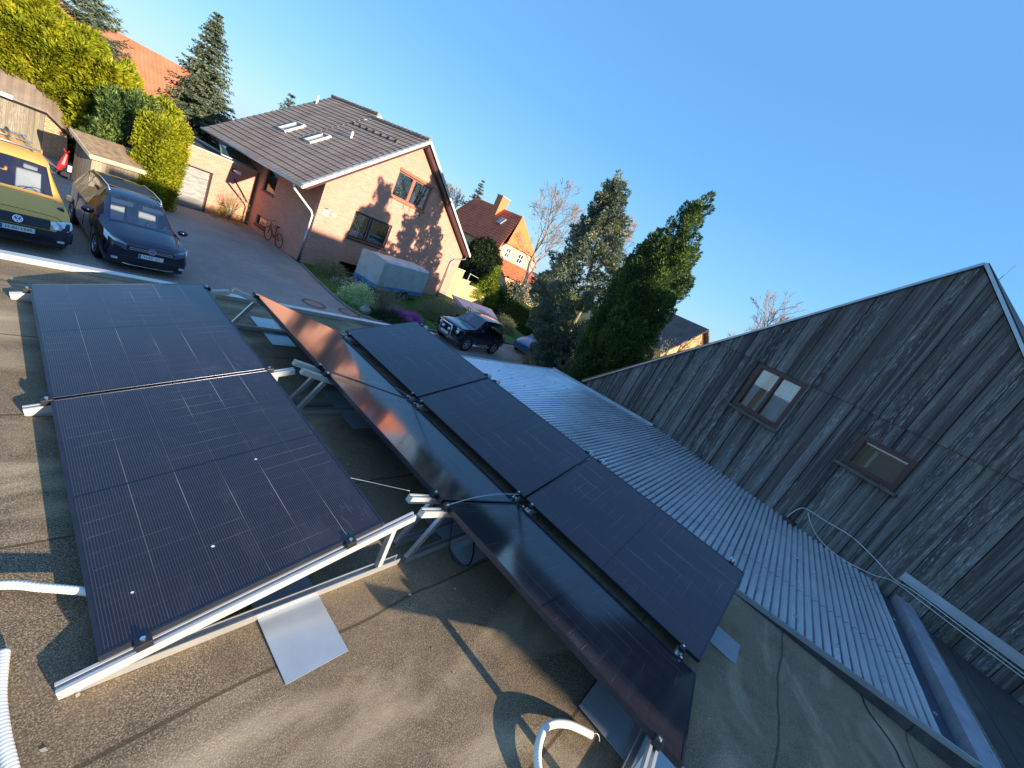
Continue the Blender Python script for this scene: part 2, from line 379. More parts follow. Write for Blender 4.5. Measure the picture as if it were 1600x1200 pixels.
# lower dark felt roof beyond the metal roof
t = E('side_roof_block', 'dark felt flat roof with grey upstand in the right corner by the board wall', 'flat roof', (0, 0, G))
MB().prism([(4.43, -4.33), (7.75, -4.33), (4.0, -11.8), (4.43, -12)], 0, 2.92, lambda u, v, d: (u, v, d)).build('roof_surface', M['felt_dark'], t)
up = MB(); up.prism([(4.40, -4.08), (8.35, -4.08), (8.15, -4.27), (4.40, -4.27)], 0, 3.05, lambda u, v, d: (u, v, d))
up.build('upstand', simple('grey bitumen upstand', (.26, .27, .30), .6, 0, .2, 7, .4), t)
mo = MB(); mo.prism([(4.40, -4.275), (8.10, -4.275), (8.0, -4.40), (4.40, -4.42)], 0, 2.975, lambda u, v, d: (u, v, d)); mo.build('moss_edge', simple('mossy grit', (.14, .15, .11), .95, 0, .5, 18, .8), t)
gt_ = MB(); gt_.prism([(4.47, -3.875), (8.6, -3.875), (8.35, -4.055), (4.47, -4.055)], 2.5, 2.94, lambda u, v, d: (u, v, d)); gt_.build('gutter_channel', simple('dark lead gutter', (.06, .07, .10), .35, .3, .3, 5), t)

# ------------------------------------------------------------------ corrugated metal roof
def mz(y): return -.5 + .063 * (3.87 - y)
WA = R(64); WD = Vector((math.cos(WA), math.sin(WA), 0)); WP = Vector((11.42, 3.11, 0)); WN = Vector((math.sin(WA), -math.cos(WA), 0))
def wallx(y): return WP.x + (y - WP.y) * WD.x / WD.y
t = E('metal_roof_carport', 'corrugated zinc lean-to roof between the solar panels and the board wall', 'carport', (5, 0, G))
mb = MB(); pitch = .080; prof = [(0, 0), (.013, .006), (.026, .018), (.035, .024), (.045, .024), (.054, .018), (.067, .006)]
rows = []; y = 3.86
while y > -3.87:
    for dy, dz in prof:
        yy = y - dy
        if yy < -3.87: break
        xl = 4.46 + (yy + 4.2) * (-.012) + (1.78 if False else 0); xl = 4.44 + max(0, yy + 4.3) * -.0
        xr = min(10.02, wallx(yy) - .03)
        tilt = .0
        rows.append([(xl - 5, yy, mz(yy) + dz - G), (xr - 5, yy + .09 * 0, mz(yy) + dz - G)])
    y -= pitch
vs = [p for r_ in rows for p in r_]
NS = 10
vs = []; fs = []
for (a, b_) in rows:
    for k in range(NS + 1):
        f = k / NS; vs.append((a[0] + (b_[0] - a[0]) * f, a[1], a[2] + .0025 * math.sin(f * 31 + a[1] * 3)))
for i in range(len(rows) - 1):
    for k in range(NS):
        q = i * (NS + 1) + k; fs.append((q, q + 1, q + NS + 2, q + NS + 1))
mb.add(vs, fs)
def zincmat():
    b = NB('weathered galvanised sheet'); n = b.noise(3, 7, (.4, 1, 1)); d = b.noise(1.6, 8, (.4, 3, 1), .72, .3)
    c = b.ramp(n, [(.3, (.70, .74, .78)), (.7, (.92, .95, .98))])
    dirt = b.ramp(d, [(.60, 0.), (.72, .7)]); c = b.mix(dirt, c, (.12, .085, .06))
    xs = b.sep(); fy = b.math('FRACT', b.math('DIVIDE', b.math('SUBTRACT', 103.86, xs[1]), .080)); vd = b.ramp(fy, [(.0, 1.), (.16, .0), (.74, .0), (.86, 1.)]); vn = b.ramp(b.noise(1.3, 7, (.5, 1, 1)), [(.35, .55), (.65, 1.)])  # valley grime, darkened further to paint in the ribs' light and dark stripes
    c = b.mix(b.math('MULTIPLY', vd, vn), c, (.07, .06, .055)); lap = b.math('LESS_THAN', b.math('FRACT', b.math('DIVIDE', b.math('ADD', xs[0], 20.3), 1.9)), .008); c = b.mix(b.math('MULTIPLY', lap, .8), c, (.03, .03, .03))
    met = b.math('SUBTRACT', .6, b.math('MULTIPLY', dirt, .5)); rg = b.math('ADD', .22, b.math('MULTIPLY', dirt, .5))
    return b.done(b.pbr(c, rg, met, b.bump(b.noise(5, 3), .12, .01)))
M['galv'] = zincmat()
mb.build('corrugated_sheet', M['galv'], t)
scr0 = None
for xk in (.2, 2.1, 4.0):
    for j in range(22):
        yy = 3.62 - j * .375
        if xk + 5 < min(10., wallx(yy)) - .1:
            if scr0 is None: scr0 = MB().box((-.012, -.012, 0), (.012, .012, .014)).build('roof_screw', M['zinc'], t); q_ = scr0
            else: q_ = scr0.copy(); COL.objects.link(q_); q_.parent = t
            q_.location = (xk - .4, yy, mz(yy) - G + .031)
wb = MB(); wb.prism([(4.46 - 5, -3.86), (4.46 - 5, 3.80), (9.98 - 5, 3.80), (9.98 - 5, .3), (7.95 - 5, -3.86)], 0, 2.38, lambda u, v, d: (u, v, d)); wb.build('wall', M['plaster'], t)
tr = MB()
tr.beam((4.445 - 5, -4.3, mz(-4.3) - G + .02), (4.445 - 5, 3.88, mz(3.88) - G + .02), .025, .055)
tr.beam((4.40 - 5, 3.885, mz(3.88) - G - .02), (10.05 - 5, 3.885, mz(3.88) - G - .02), .03, .10)
tr.beam((10.06 - 5, 3.88, mz(3.88) - G + .02), (10.06 - 5, .6, mz(.6) - G + .02), .07, .09)
tr.build('edge_trim', M['zinc'], t)
MB().add([(4.425 - 5, -4.3, 2.7), (4.425 - 5, 3.8, 2.0), (4.425 - 5, 3.8, mz(3.8) - G), (4.425 - 5, -4.3, mz(-4.3) - G), (4.455 - 5, -4.3, 2.7), (4.455 - 5, 3.8, 2.0), (4.455 - 5, 3.8, mz(3.8) - G), (4.455 - 5, -4.3, mz(-4.3) - G)], [(0, 1, 2, 3), (7, 6, 5, 4), (0, 4, 5, 1), (2, 6, 7, 3), (3, 7, 4, 0)]).build('side_flashing', M['felt_dark'], t)
# black cables and hose on the roof
def cable(name, pts, r, m, label, cat, n=8, smooth=True, **kw):
    # catmull-rom through the points
    P = [Vector(p) for p in pts]; Q = [P[0]] + P + [P[-1]]; out = []
    for i in range(1, len(Q) - 2):
        for k in range(8):
            t_ = k / 8; a, b_, c, d = Q[i - 1], Q[i], Q[i + 1], Q[i + 2]
            out.append(.5 * ((2 * b_) + (-a + c) * t_ + (2 * a - 5 * b_ + 4 * c - d) * t_ ** 2 + (-a + 3 * b_ - 3 * c + d) * t_ ** 3))
    out.append(P[-1])
    o = MB().tube(out, r, n).build(name, m, smooth=smooth, label=label, cat=cat, **kw); return o
def hose(pts, label, r=.016):
    P = [Vector(p) for p in pts]; Q = [P[0]] + P + [P[-1]]; out = []
    for i in range(1, len(Q) - 2):
        for k in range(40):
            t_ = k / 40; a, b_, c, d = Q[i - 1], Q[i], Q[i + 1], Q[i + 2]
            out.append(.5 * ((2 * b_) + (-a + c) * t_ + (2 * a - 5 * b_ + 4 * c - d) * t_ ** 2 + (-a + 3 * b_ - 3 * c + d) * t_ ** 3))
    out.append(P[-1])
    # resample to even ribs
    L = [0]
    for i in range(1, len(out)): L.append(L[-1] + (out[i] - out[i - 1]).length)
    N = max(8, int(L[-1] / .0032)); res = []
    j = 0
    for k in range(N + 1):
        s_ = L[-1] * k / N
        while j < len(L) - 2 and L[j + 1] < s_: j += 1
        f = (s_ - L[j]) / max(1e-9, L[j + 1] - L[j]); res.append(out[j].lerp(out[j + 1], min(1, f)))
    rr = [r + (.0007 if (k // 2) % 2 else 0) for k in range(len(res))]
    return MB().tube(res, rr, 14).build('conduit_hose', M['hose'], smooth=True, label=label, cat='hose', group='corrugated cable conduits')
hose([(-.75, .22, -.08), (-.42, .13, -.075), (-.20, .075, -.07), (-.10, .005, -.06), (.02, -.085, -.05), (.12, -.16, -.06)], 'cream corrugated hose running under the left edge of the near left panel')
hose([(-.20, -.20, -.10), (-.212, -.36, -.098), (-.207, -.50, -.095), (-.195, -.62, -.095), (-.17, -.9, -.10)], 'cream corrugated hose lying in the bottom left corner of the roof', .018)
hose([(1.17, -1.97, -.095), (1.20, -1.82, -.085), (1.28, -1.675, -.072), (1.42, -1.62, -.066), (1.555, -1.68, -.078), (1.655, -1.80, -.09)], 'cream corrugated hose curving up to its open end at the bottom centre', .019)
cable('hook', [(1.655, -1.80, -.085), (1.672, -1.815, -.075), (1.680, -1.832, -.085), (1.672, -1.845, -.095)], .0025, M['white_cable'], 'tiny pale wire hook at the open end of the curved hose', 'wire')
cable('cable', [(1.86, -.28, .10), (1.80, -.40, -.02), (1.74, -.50, -.10), (1.72, -.60, -.112), (1.79, -.66, -.112), (1.90, -.60, -.112), (2.0, -.5, -.11)], .006, M['cable'], 'thin black cable looping down under the middle panel row', 'cable')
cable('cable', [(4.42, -3.35, -.112), (4.24, -3.38, -.112), (4.02, -3.52, -.112), (3.84, -3.56, -.112), (3.6, -3.66, -.112), (3.2, -3.9, -.112)], .005, M['cable'], 'thin black cable snaking over dark felt beside the metal roof', 'cable')

# ------------------------------------------------------------------ solar panels
PL, PW, PT = 1.722, 1.134, .035
def make_panel():
    t = E('solar_panel', None, 'solar panel', group='solar panels on the flat roof')
    f = MB(); e = .013
    f.box((0, 0, -PT), (e, PL, 0)); f.box((PW - e, 0, -PT), (PW, PL, 0)); f.box((e, 0, -PT), (PW - e, e, -.0002)); f.box((e, PL - e, -PT), (PW - e, PL, -.0002))
    f.build('panel_frame', M['frame'], t, bevel=.0012)
    g = MB(); g.box((e - .001, e - .001, -.009), (PW - e + .001, PL - e + .001, -.0022)); g.build('glass', M['cells'], t)
    bk = MB(); bk.box((e, e, -.012), (PW - e, PL - e, -.0095)); bk.build('back_sheet', M['frame'], t)
    return t
proto = make_panel()
rowsP = [((0.0, 3.055, -.0157), .2549, 1, 2, 1.742, 'A'), ((1.5675, 3.0876, .2853), .2740, -1, 3, 1.7425, 'B'), ((2.7733, 3.1013, .0024), .2923, 1, 3, 1.7425, 'C')]
ord_ = ['farthest', 'middle', 'nearest']
labs = {('A', 0): 'solar panel nearest the parked cars, in the left row', ('A', 1): 'large dark solar panel at the lower left with a white hose beside it',
        ('B', 0): 'strongly slanted solar panel mirroring the orange brick house, in the middle row', ('B', 1): 'slanted solar panel between the two cable crossings, in the middle row', ('B', 2): 'slanted dark solar panel ending at the bottom edge, in the middle row',
        ('C', 0): 'dark blue solar panel nearest the black off-roader, in the right row', ('C', 1): 'centre dark blue solar panel of the right row, beside the metal roof', ('C', 2): 'near dark blue solar panel of the right row, ending by a small light blue sheet'}
first = True
for (o0, th, sg, cnt, st, nm) in rowsP:
    for i in range(cnt):
        p = proto if first else copy_tree(proto); first = False
        p.location = (o0[0], o0[1] - st * i - PL, o0[2]); p.rotation_euler = (0, -th * sg, 0)
        p['label'] = labs[(nm, i)]
# mounts --------------------------------------------------------------
def clampobj(par, loc, th):
    c = MB(); Mx = Matrix.Translation(loc) @ Matrix.Rotation(th, 4, 'Y')
    c.box((-.025, -.02, -.03), (.025, .02, .006), Mx); o = c.build('clamp', M['black'], par, bevel=.002)
    b_ = MB(); b_.lathe([(0, .016), (.009, .016), (.010, .007), (.0101, .0)], 10, Mx @ Matrix.Rotation(-math.pi / 2, 4, 'Y')); b_.build('bolt', M['steel'], o)
def rail(mb, p, q, w=.04, h=.045):      # grooved aluminium rail: two lips with a slot
    p = Vector(p); q = Vector(q); d = (q - p).normalized(); sy = Vector((0, 1, 0)); up = sy.cross(d) * -1
    if up.z < 0: up = -up
    mb.beam(p, q, w, h * .7, up)
    for s_ in (-1, 1):
        o_ = sy * s_ * (w / 2 - .006) + up * (h * .5)
        mb.beam(p + o_, q + o_, .012, h * .3, up)
def mount(kind, x0, y, z0, th, label, side=1, cl=True, skew=0):
    t = E('mounting_triangle', label, 'panel mount', (x0, y, -.12), 0, 'aluminium mounting triangles')
    zt = z0 + .12 - .062
    s_, c_ = math.sin(th), math.cos(th)
    b = MB(); 
    xa, xb = (-.08, 1.34) if kind == 'A' else ((-.18, 1.16) if kind == 'B' else (-.06, 1.2))
    b.beam((xa, -.017, .024), (xb, -.017, .024), .004, .044); b.beam((xa, 0, .006), (xb, 0, .006), .034, .006); b.beam((xa, .017, .024), (xb, .017, .024), .004, .044)
    b.build('base_rail', M['alu'], t)
    r_ = MB()
    if kind in 'AC':
        e = 1.30 if kind == 'A' else 1.22
        rail(r_, (-.09, 0, zt - .09 * math.tan(th)), (e, 0, zt + e * math.tan(th)))
        r_.build('sloped_rail', M['alu_white'], t)
        MB().beam((1.19, 0, .03), (1.17, 0, zt + 1.16 * math.tan(th) - .01), .035, .03, (1, 0, 0)).build('post', M['alu_white'], t)
        pts = [(.12, -1), (.93, 1)]
    else:
        rail(r_, (-.24, 0, zt + .24 * math.tan(th)), (1.19, 0, zt - 1.19 * math.tan(th)))
        r_.build('sloped_rail', M['alu_white'], t)
        MB().beam((-.17, 0, .03), (-.01, 0, zt - .02), .04, .025, (0, 1, 0)).build('strut', M['alu'], t)
    if cl:
        for u in ((.12, .93) if cl == 2 else (-.012, PW + .012)):
            sg = 1 if kind in 'AC' else -1
            clampobj(t, Vector((u * c_, 0, z0 + .12 + sg * u * s_)), -th * sg)
    return t
for y, cl, lb in ((2.95, 1, 'mount under the far edge of the left panel row, by the roof edge trim'), (1.322, 1, 'mount under the joint between the two left row panels'), (-.425, 2, 'long silver mounting triangle fully visible at the near end of the left row')):
    mount('A', 0, y, -.0157, .2549, lb, cl=cl)
for y, lb in ((2.96, 'mount with slanting strut at the far end of the middle row'), (1.42, 'farther of the twin strut mounts at the first joint of the middle row'), (1.27, 'nearer of the twin strut mounts at the first joint of the middle row'), (-.31, 'farther of the twin strut mounts right of the big left panel'), (-.44, 'nearer strut mount standing on the visible base rail right of the big left panel'), (-2.0, 'mount with pale grooved rail at the bottom edge, under the middle row')):
    mount('B', 1.5675, y, .2853, .274, lb)
for y, lb in ((2.96, 'mount at the far end of the right row, by the roof edge'), (1.45, 'farther of two mounts at the far joint of the right row'), (1.28, 'nearer of two mounts at the far joint of the right row'), (-.30, 'farther of two mounts at the near joint of the right row'), (-.47, 'nearer of two mounts at the near joint of the right row'), (-1.98, 'mount under the near end of the right row beside a light blue sheet')):
    mount('C', 2.7733, y, .0024, .2923, lb)
A2 = [o for o in D.objects if o.get('label') == labs[('A', 1)]][0]
for (u_, v_, r_) in ((.748, .779, .007), (.413, .285, .008), (.124, .214, .006)):
    sp_ = MB(); n_ = 9; rq = random.Random(int(u_ * 99)); sp_.add([(u_ + r_ * rq.uniform(.6, 1.2) * math.cos(2 * math.pi * k / n_), v_ + r_ * rq.uniform(.6, 1.2) * math.sin(2 * math.pi * k / n_), -.0018) for k in range(n_)], [tuple(range(n_))]); sp_.build('bird_dropping', M['white'], A2)
# white end caps seen at the rail ends
# base sheets under the rails
def bsheet(x0, x1, y0, y1, label):
    mb = MB(); zz = -.1135; n = 10; vs = []
    for i in range(n + 1):
        yy = y0 + (y1 - y0) * i / n; zc = zz + .0006 * i + .004 * math.exp(-((i / n - .45) * 6) ** 2)
        vs += [(x0 - (x0 + x1) / 2, yy - (y0 + y1) / 2, zc + .12), (x1 - (x0 + x1) / 2, yy - (y0 + y1) / 2, zc + .12), ]
    fs = [(2 * i, 2 * i + 1, 2 * i + 3, 2 * i + 2) for i in range(n)]
    o = mb.add(vs, fs).build('base_sheet', M['sheet'], label=label, cat='metal sheet', group='grey sheets under the base rails'); o.location = ((x0 + x1) / 2, (y0 + y1) / 2, -.12)
    md = o.modifiers.new('solid', 'SOLIDIFY'); md.thickness = .003
bsheet(.53, .82, -.78, -.08, 'light grey sheet lying in the sun under the near rail of the left row')
bsheet(1.76, 2.03, -.66, -.1, 'small shaded sheet under the middle row, by the looping black cable')
bsheet(1.70, 1.96, 2.62, 3.34, 'bright sheet between the far ends of the left and middle rows')
bsheet(1.735, 2.045, -2.3, -1.68, 'dark shaded sheet at the bottom under the middle row, right of the curved hose')
bsheet(3.29, 3.60, -2.36, -1.70, 'light blue sheet sticking out at the near end of the right row')
bsheet(1.80, 2.06, 1.0, 1.62, 'shaded sheet deep under the middle row at its first joint')
for pts, lb in (([(1.55, 1.30, .30), (1.9, 1.29, .23), (2.3, 1.33, .16), (2.66, 1.35, .02)], 'thin wire crossing the slanted middle row at its far joint'),
                ([(1.53, -.44, .30), (1.9, -.40, .245), (2.3, -.36, .15), (2.68, -.33, .03)], 'pair of thin wires crossing the slanted middle row at its near joint'),
                ([(1.53, -.45, .31), (2.0, -.405, .235), (2.68, -.345, .04)], 'lower one of the thin wires crossing at the near joint of the middle row'),
                ([(1.12, .08, .20), (1.22, -.05, .24), (1.34, -.28, .33)], 'thin pale wire from the big left panel to a strut mount'),
                ([(1.55, 1.34, .28), (1.48, 1.33, .12), (1.40, 1.36, .0)], 'dark wire hanging along the far twin struts')):
    cable('wire', pts, .0016, M['white_cable'] if 'dark' not in lb else M['cable'], lb, 'wire', 5)
# ------------------------------------------------------------------ board-clad house on the right
t = E('board_house', 'tall dark house clad in weathered vertical boards on the right', 'house', (WP.x, WP.y, 0), WA)
# local frame: x along the facade (negative towards us), y away from the yard side is -y
RD = (-6.28, 4.80); LE = (.24, -.52); RE = (-11.4, -.62)
def fz(s): 
    return LE[1] + (s - LE[0]) * (RD[1] - LE[1]) / (RD[0] - LE[0]) if s > RD[0] else RE[1] + (s - RE[0]) * (RD[1] - RE[1]) / (RD[0] - RE[0])
def fw(u, v, d): return (u, -d, v)
wl = MB(); wl.prism([(LE[0] - .05, G), (LE[0] - .05, LE[1]), (-6.28, 4.74), (RE[0] + .05, RE[1]), (RE[0] + .05, G)], .45, 16, fw); wl.build('wall', M['boards'], t)
BW = .19
rnd = random.Random(2)
lo = MB(); hi = MB()
W1 = (-5.27, -4.23, 1.20, 2.20); W2 = (-7.22, -6.44, 1.30, 1.86)
k = math.floor(RE[0] / BW); BELT = 2.27
while k * BW < LE[0] - .01:
    s0 = max(k * BW + .003, RE[0]); s1 = min((k + 1) * BW - .003, LE[0]); k += 1
    if s1 <= s0: continue
    dd = .0 + rnd.uniform(0, .008) + (.014 if k % 2 else 0)
    es = sorted([s0, s1] + [e for w in (W1, W2) for e in (w[0], w[1]) if s0 < e < s1])
    for sa, sb in zip(es[:-1], es[1:]):
        mid_ = (sa + sb) / 2
        holes = [(w[2], w[3]) for w in (W1, W2) if w[0] < mid_ < w[1]]
        cuts = [G] + [z for h in holes for z in h] + [BELT]
        for j in range(0, len(cuts), 2):
            a, b_ = cuts[j], cuts[j + 1]
            t0, t1 = min(b_, fz(sa)), min(b_, fz(sb))
            if max(t0, t1) <= a: continue
            lo.prism([(sa, a), (sb, a), (sb, max(a + .001, t1)), (sa, max(a + .001, t0))], .02, -.02 - dd, fw)
    t0, t1 = fz(s0), fz(s1)
    if max(t0, t1) > BELT - .05:
        hi.prism([(s0, BELT - .05), (s1, BELT - .05), (s1, max(BELT - .04, t1)), (s0, max(BELT - .04, t0))], .02, -.045 - dd * .6, fw)
lo.build('lower_cladding', M['boards'], t); hi.build('upper_cladding', M['boards'], t)
vg = MB(); 
vg.beam((LE[0] + .16, .05, LE[1] - .10), (RD[0], .05, RD[1] + .045), .075, .04); vg.beam((RD[0] - .005, .05, RD[1] + .045), (RE[0], .05, RE[1] + .03), .075, .04)
vg.build('verge_trim', M['zinc'], t)
rf = MB(); rf.prism([(LE[0] + .35, LE[1] - .17), (RD[0], RD[1] + .01), (RE[0] - .3, RE[1] - .3), (RE[0] - .3, RE[1] - .2), (RD[0], RD[1] + .1), (LE[0] + .35, LE[1] - .08)], .03, 16.2, fw); rf.build('roof', M['tile_dark'], t)
def housewin(w, curtain):
    s0, s1, z0, z1 = w; fr = .085
    f = MB()
    f.box((s0, -.03, z0), (s0 + fr, .045, z1)); f.box((s1 - fr, -.03, z0), (s1, .045, z1)); f.box((s0 + fr, -.03, z1 - fr), (s1 - fr, .044, z1)); f.box((s0 + fr, -.03, z0), (s1 - fr, .044, z0 + fr))
    if curtain: f.box(((s0 + s1) / 2 - .03, -.03, z0 + fr), ((s0 + s1) / 2 + .03, .035, z1 - fr))
    wo_ = f.build('window', M['brown'], t, bevel=.004)
    MB().box((s0 + fr, -.012, z0 + fr), (s1 - fr, -.006, z1 - fr)).build('pane', M['glass'], wo_)
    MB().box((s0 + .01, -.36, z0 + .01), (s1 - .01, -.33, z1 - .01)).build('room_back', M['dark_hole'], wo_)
    sl_ = MB(); sl_.box((s0 - .07, -.02, z0 - .06), (s1 + .07, .12, z0 - .012)); sl_.build('sill', simple('mossy wooden sill', (.10, .09, .07), .8, 0, .4, 8, .5), wo_)
    if curtain:
        c = MB(); N = 40
        for (a, b_, sag) in ((s0 + fr, (s0 + s1) / 2 - .04, .62), ((s0 + s1) / 2 + .03, s1 - fr, .35)):
            vs = []
            for i in range(N + 1):
                u = i / N; x = a + (b_ - a) * u; d = -.06 + .022 * math.sin(u * 40)
                bot = z0 + fr + (0.0 if sag < .5 else max(0, (u - .25)) * .0)
                vs += [(x, d, z1 - fr), (x * .94 + .06 * a, d + .01 * math.cos(u * 31), bot)]
            c.add(vs, [(2 * i, 2 * i + 1, 2 * i + 3, 2 * i + 2) for i in range(N)])
        c.build('curtain', simple('white net curtain', (.82, .84, .88), .8, 0, .15, 30, stretch=(5, 1, .2)), wo_)
        c = MB(); vs = []
        for i in range(13):
            u = i / 12; x = (s0 + s1) / 2 + .10 + u * .13; d = -.03 + .016 * math.sin(u * 22)
            vs += [(x, d, z1 - fr), (x + .05, d, z0 + fr)]
        c.add(vs, [(2 * i, 2 * i + 1, 2 * i + 3, 2 * i + 2) for i in range(12)]); c.build('side_curtain', simple('dusty red curtain', (.45, .10, .09), .8, 0, .35, 22, stretch=(4, 1, 1)), wo_)
    else:
        c = MB(); c.box((s0 + .08, -.27, z0 + .05), (s1 - .08, -.26, z1 - .05)); c.build('blind', simple('grey blind', (.20, .22, .23), .7), wo_)
        c = MB(); cx = s0 + .30 * (s1 - s0) + .28
        c.beam((cx, -.1, z0 + .1), (cx, -.1, z1 - .14), .05, .02, (0, 1, 0)); c.build('figurine', M['curtain'], wo_)
housewin(W1, True); housewin(W2, False)
fl = MB(); fl.box((-12.5, -.01, .30), (-7.93, .07, .315)); fl.box((-12.5, .035, .316), (-7.93, .055, .40)); fl.box((-12.5, .055, .27), (-7.93, .07, .299)); fl.build('flashing', M['zinc'], t)
MB().box((-6.52, .04, -.32), (-6.34, .17, -.02)).build('meter_box', M['brown'], t)
vt = MB(); vt.lathe([(.0, 4.62), (.05, 4.62), (.05, 4.0), (.0, 4.0)], 10, Matrix.Translation((-7.2, -.9, -.35)) @ Matrix(((0, 0, 1, 0), (0, 1, 0, 0), (1, 0, 0, 0), (0, 0, 0, 1)))); vt.lathe([(.0, 4.63), (.09, 4.6), (.09, 4.5), (0, 4.5)], 10, Matrix.Translation((-7.2, -.9, -.3)) @ Matrix(((0, 0, 1, 0), (0, 1, 0, 0), (1, 0, 0, 0), (0, 0, 0, 1)))); vt.build('vent_pipe', M['black'], t)
MB().tube([(-6.35, -.35, 4.5), (-6.46, -.3, 5.05)], .006, 5).build('antenna', M['steel'], t)
def onw(s_, z, d=.06): q = WP + WD * s_ - WN * d; return (q.x, q.y, z)
cable('wall_cable', [onw(-6.37, -.10, .1), onw(-6.37, .03, .12), onw(-6.42, .23, .09), onw(-6.52, .30, .08), onw(-6.8, .32, .06), onw(-7.21, .36, .06), onw(-7.57, .30, .06), onw(-7.92, .23, .13), onw(-8.21, .26, .14), onw(-9.26, .24, .14), onw(-10.5, .25, .14)], .0065, M['white_cable'], 'pale cable looping from the wall box along the board wall', 'cable')
cable('wall_cable', [onw(-6.55, .26, .07), onw(-6.7, .12, .06), onw(-6.95, .0, .06), onw(-7.3, -.02, .06), onw(-7.7, .08, .07), onw(-7.95, .20, .13), onw(-8.6, .20, .15), onw(-10.4, .2, .15)], .006, M['white_cable'], 'lower pale cable sagging under the other one on the board wall', 'cable')

# ------------------------------------------------------------------ unseen buildings added out of frame to shade the yard and roof
M['nb'] = simple('shade block render', (.45, .40, .33), .85)
t = E('shade_house', 'unseen tall house block added behind the viewer to shade the yard', 'house', (20, -16, G))
MB().box((-10.5, -4, 0), (5.2, 3, 8.6)).build('wall', M['nb'], t)
MB().prism([(-4.4, 8.6), (0, 11.9), (3.4, 8.6)], -10.8, 5.5, lambda u, v, d: (d, u, v)).build('roof', M['tile_dark'], t)
t = E('shade_annexe', 'unseen flat roofed block added behind the viewer to shade roof and cars', 'annexe', (6.3, -12.2, G))
MB().box((-2.55, -1.5, 0), (3.0, 1.4, 8.0)).build('wall', M['nb'], t)
MB().box((-2.7, -1.65, 8.0), (3.15, 1.55, 8.2)).build('roof', M['felt_dark'], t)
ZM = Matrix(((0, 0, 1, 0), (0, 1, 0, 0), (1, 0, 0, 0), (0, 0, 0, 1)))
# ------------------------------------------------------------------ salmon brick house
HO = Vector((9.6, 18.87, 0)); HA = R(7.5)
H = E('brick_house', 'salmon brick house with dark tiled gable roof and tree shadows on its sunny wall', 'house', (HO.x, HO.y, 0), HA)
f2 = lambda u, v, d: (u, d, v)           # (s, z) at depth t
SR, ZR = 4.62, 5.24; KL = (ZR - .5) / (SR + 1.2); KR = (ZR - .62) / (11.5 - SR); SR2 = 5.05; ZR2 = .5 + (SR2 + 1.2) * KL
# gable wall with window holes: built from strips
def wall_holes(mb, x0, x1, zlo, ztop, holes, dep, fn, dz=None):
    xs = sorted(set([x0, x1] + [h[0] for h in holes] + [h[1] for h in holes] + ([SR] if dz else [])))
    for a, b_ in zip(xs[:-1], xs[1:]):
        hs = sorted([(h[2], h[3]) for h in holes if h[0] < b_ - 1e-6 and h[1] > a + 1e-6]); cur = zlo
        for (c, d) in hs + [(None, None)]:
            if c is None: mb.prism([(a, cur), (b_, cur), (b_, ztop(b_)), (a, ztop(a))], 0, dep, fn)
            else: mb.prism([(a, cur), (b_, cur), (b_, c), (a, c)], 0, dep, fn); cur = d
gt = lambda s: min(.5 + (s + 1.2) * KL, .62 + (11.5 - s) * KR) - .14
LW = (1.96, 4.50, -1.03, .37); UW = (3.68, 6.32, 1.82, 3.22); CW = (1.98, 3.20, -2.88, -2.38)
g = MB(); wall_holes(g, 0, 11.25, G, gt, [LW, UW, CW], .28, f2, True); g.build('wall', M['brick'], H)
g = MB(); fs_ = lambda u, v, d: (d, u, v)
SW = (3.78, 4.9, -.88, .36); SB = (3.72, 4.75, -2.66, -2.15); SD = (5.75, 6.7, -2.2, -.1)
sidetop = lambda s: 1.33
wall_holes(g, .281, 9.2, G, sidetop, [SW, SB, SD], .28, fs_)
g.box((10.97, .281, G), (11.25, 9.2, .65)); g.box((.281, 9.0, G), (10.96, 9.2, .6)); g.build('wall', M['brick_side'], H)
MB().box((.3, .3, -.1), (10.9, 9.0, .0)).build('floor_slab', M['dark_hole'], H)
# stepped tile courses
def courses(mb, s0, z0, s1, z1, t0, t1, n, stepup=.035):
    dx = (s1 - s0) / n; dz = (z1 - z0) / n; L = math.hypot(dx, dz); nx, nz = -dz / L * stepup, dx / L * stepup
    if nz < 0: nx, nz = -nx, -nz
    for i in range(n):
        a = (s0 + dx * i, z0 + dz * i); b_ = (s0 + dx * (i + 1.04), z0 + dz * (i + 1.04))
        mb.prism([(a[0] + nx, a[1] + nz), b_, (b_[0] - nx * 1.5, b_[1] - nz * 1.5), (a[0] - nx * .8, a[1] - nz * .8)], t0, t1, f2)
r_ = MB(); courses(r_, -1.2, .5, SR, ZR, -.33, 4.86, 21); courses(r_, -1.2, .5, SR2, ZR2, 4.86, 9.62, 23); courses(r_, 11.55, .6, SR, ZR, -.33, 4.86, 24); courses(r_, 11.55, .6, SR2, ZR2, 4.86, 9.62, 22)
ro = r_.build('roof', M['tile_house'], H)
rg = MB(); rg2 = MB()
for i in range(13): 
    a = -.3 + i * .4; rg.tube([(SR, a, ZR + .02), (SR, a + .39, ZR + .05)], [.10, .115], 8)
for i in range(12):
    a = 4.86 + i * .4; rg2.tube([(SR2, a, ZR2 + .02), (SR2, a + .39, ZR2 + .05)], [.10, .115], 8)
rg.build('ridge_tiles', M['tile_house'], ro); rg2.build('ridge_tiles', M['tile_house'], ro)
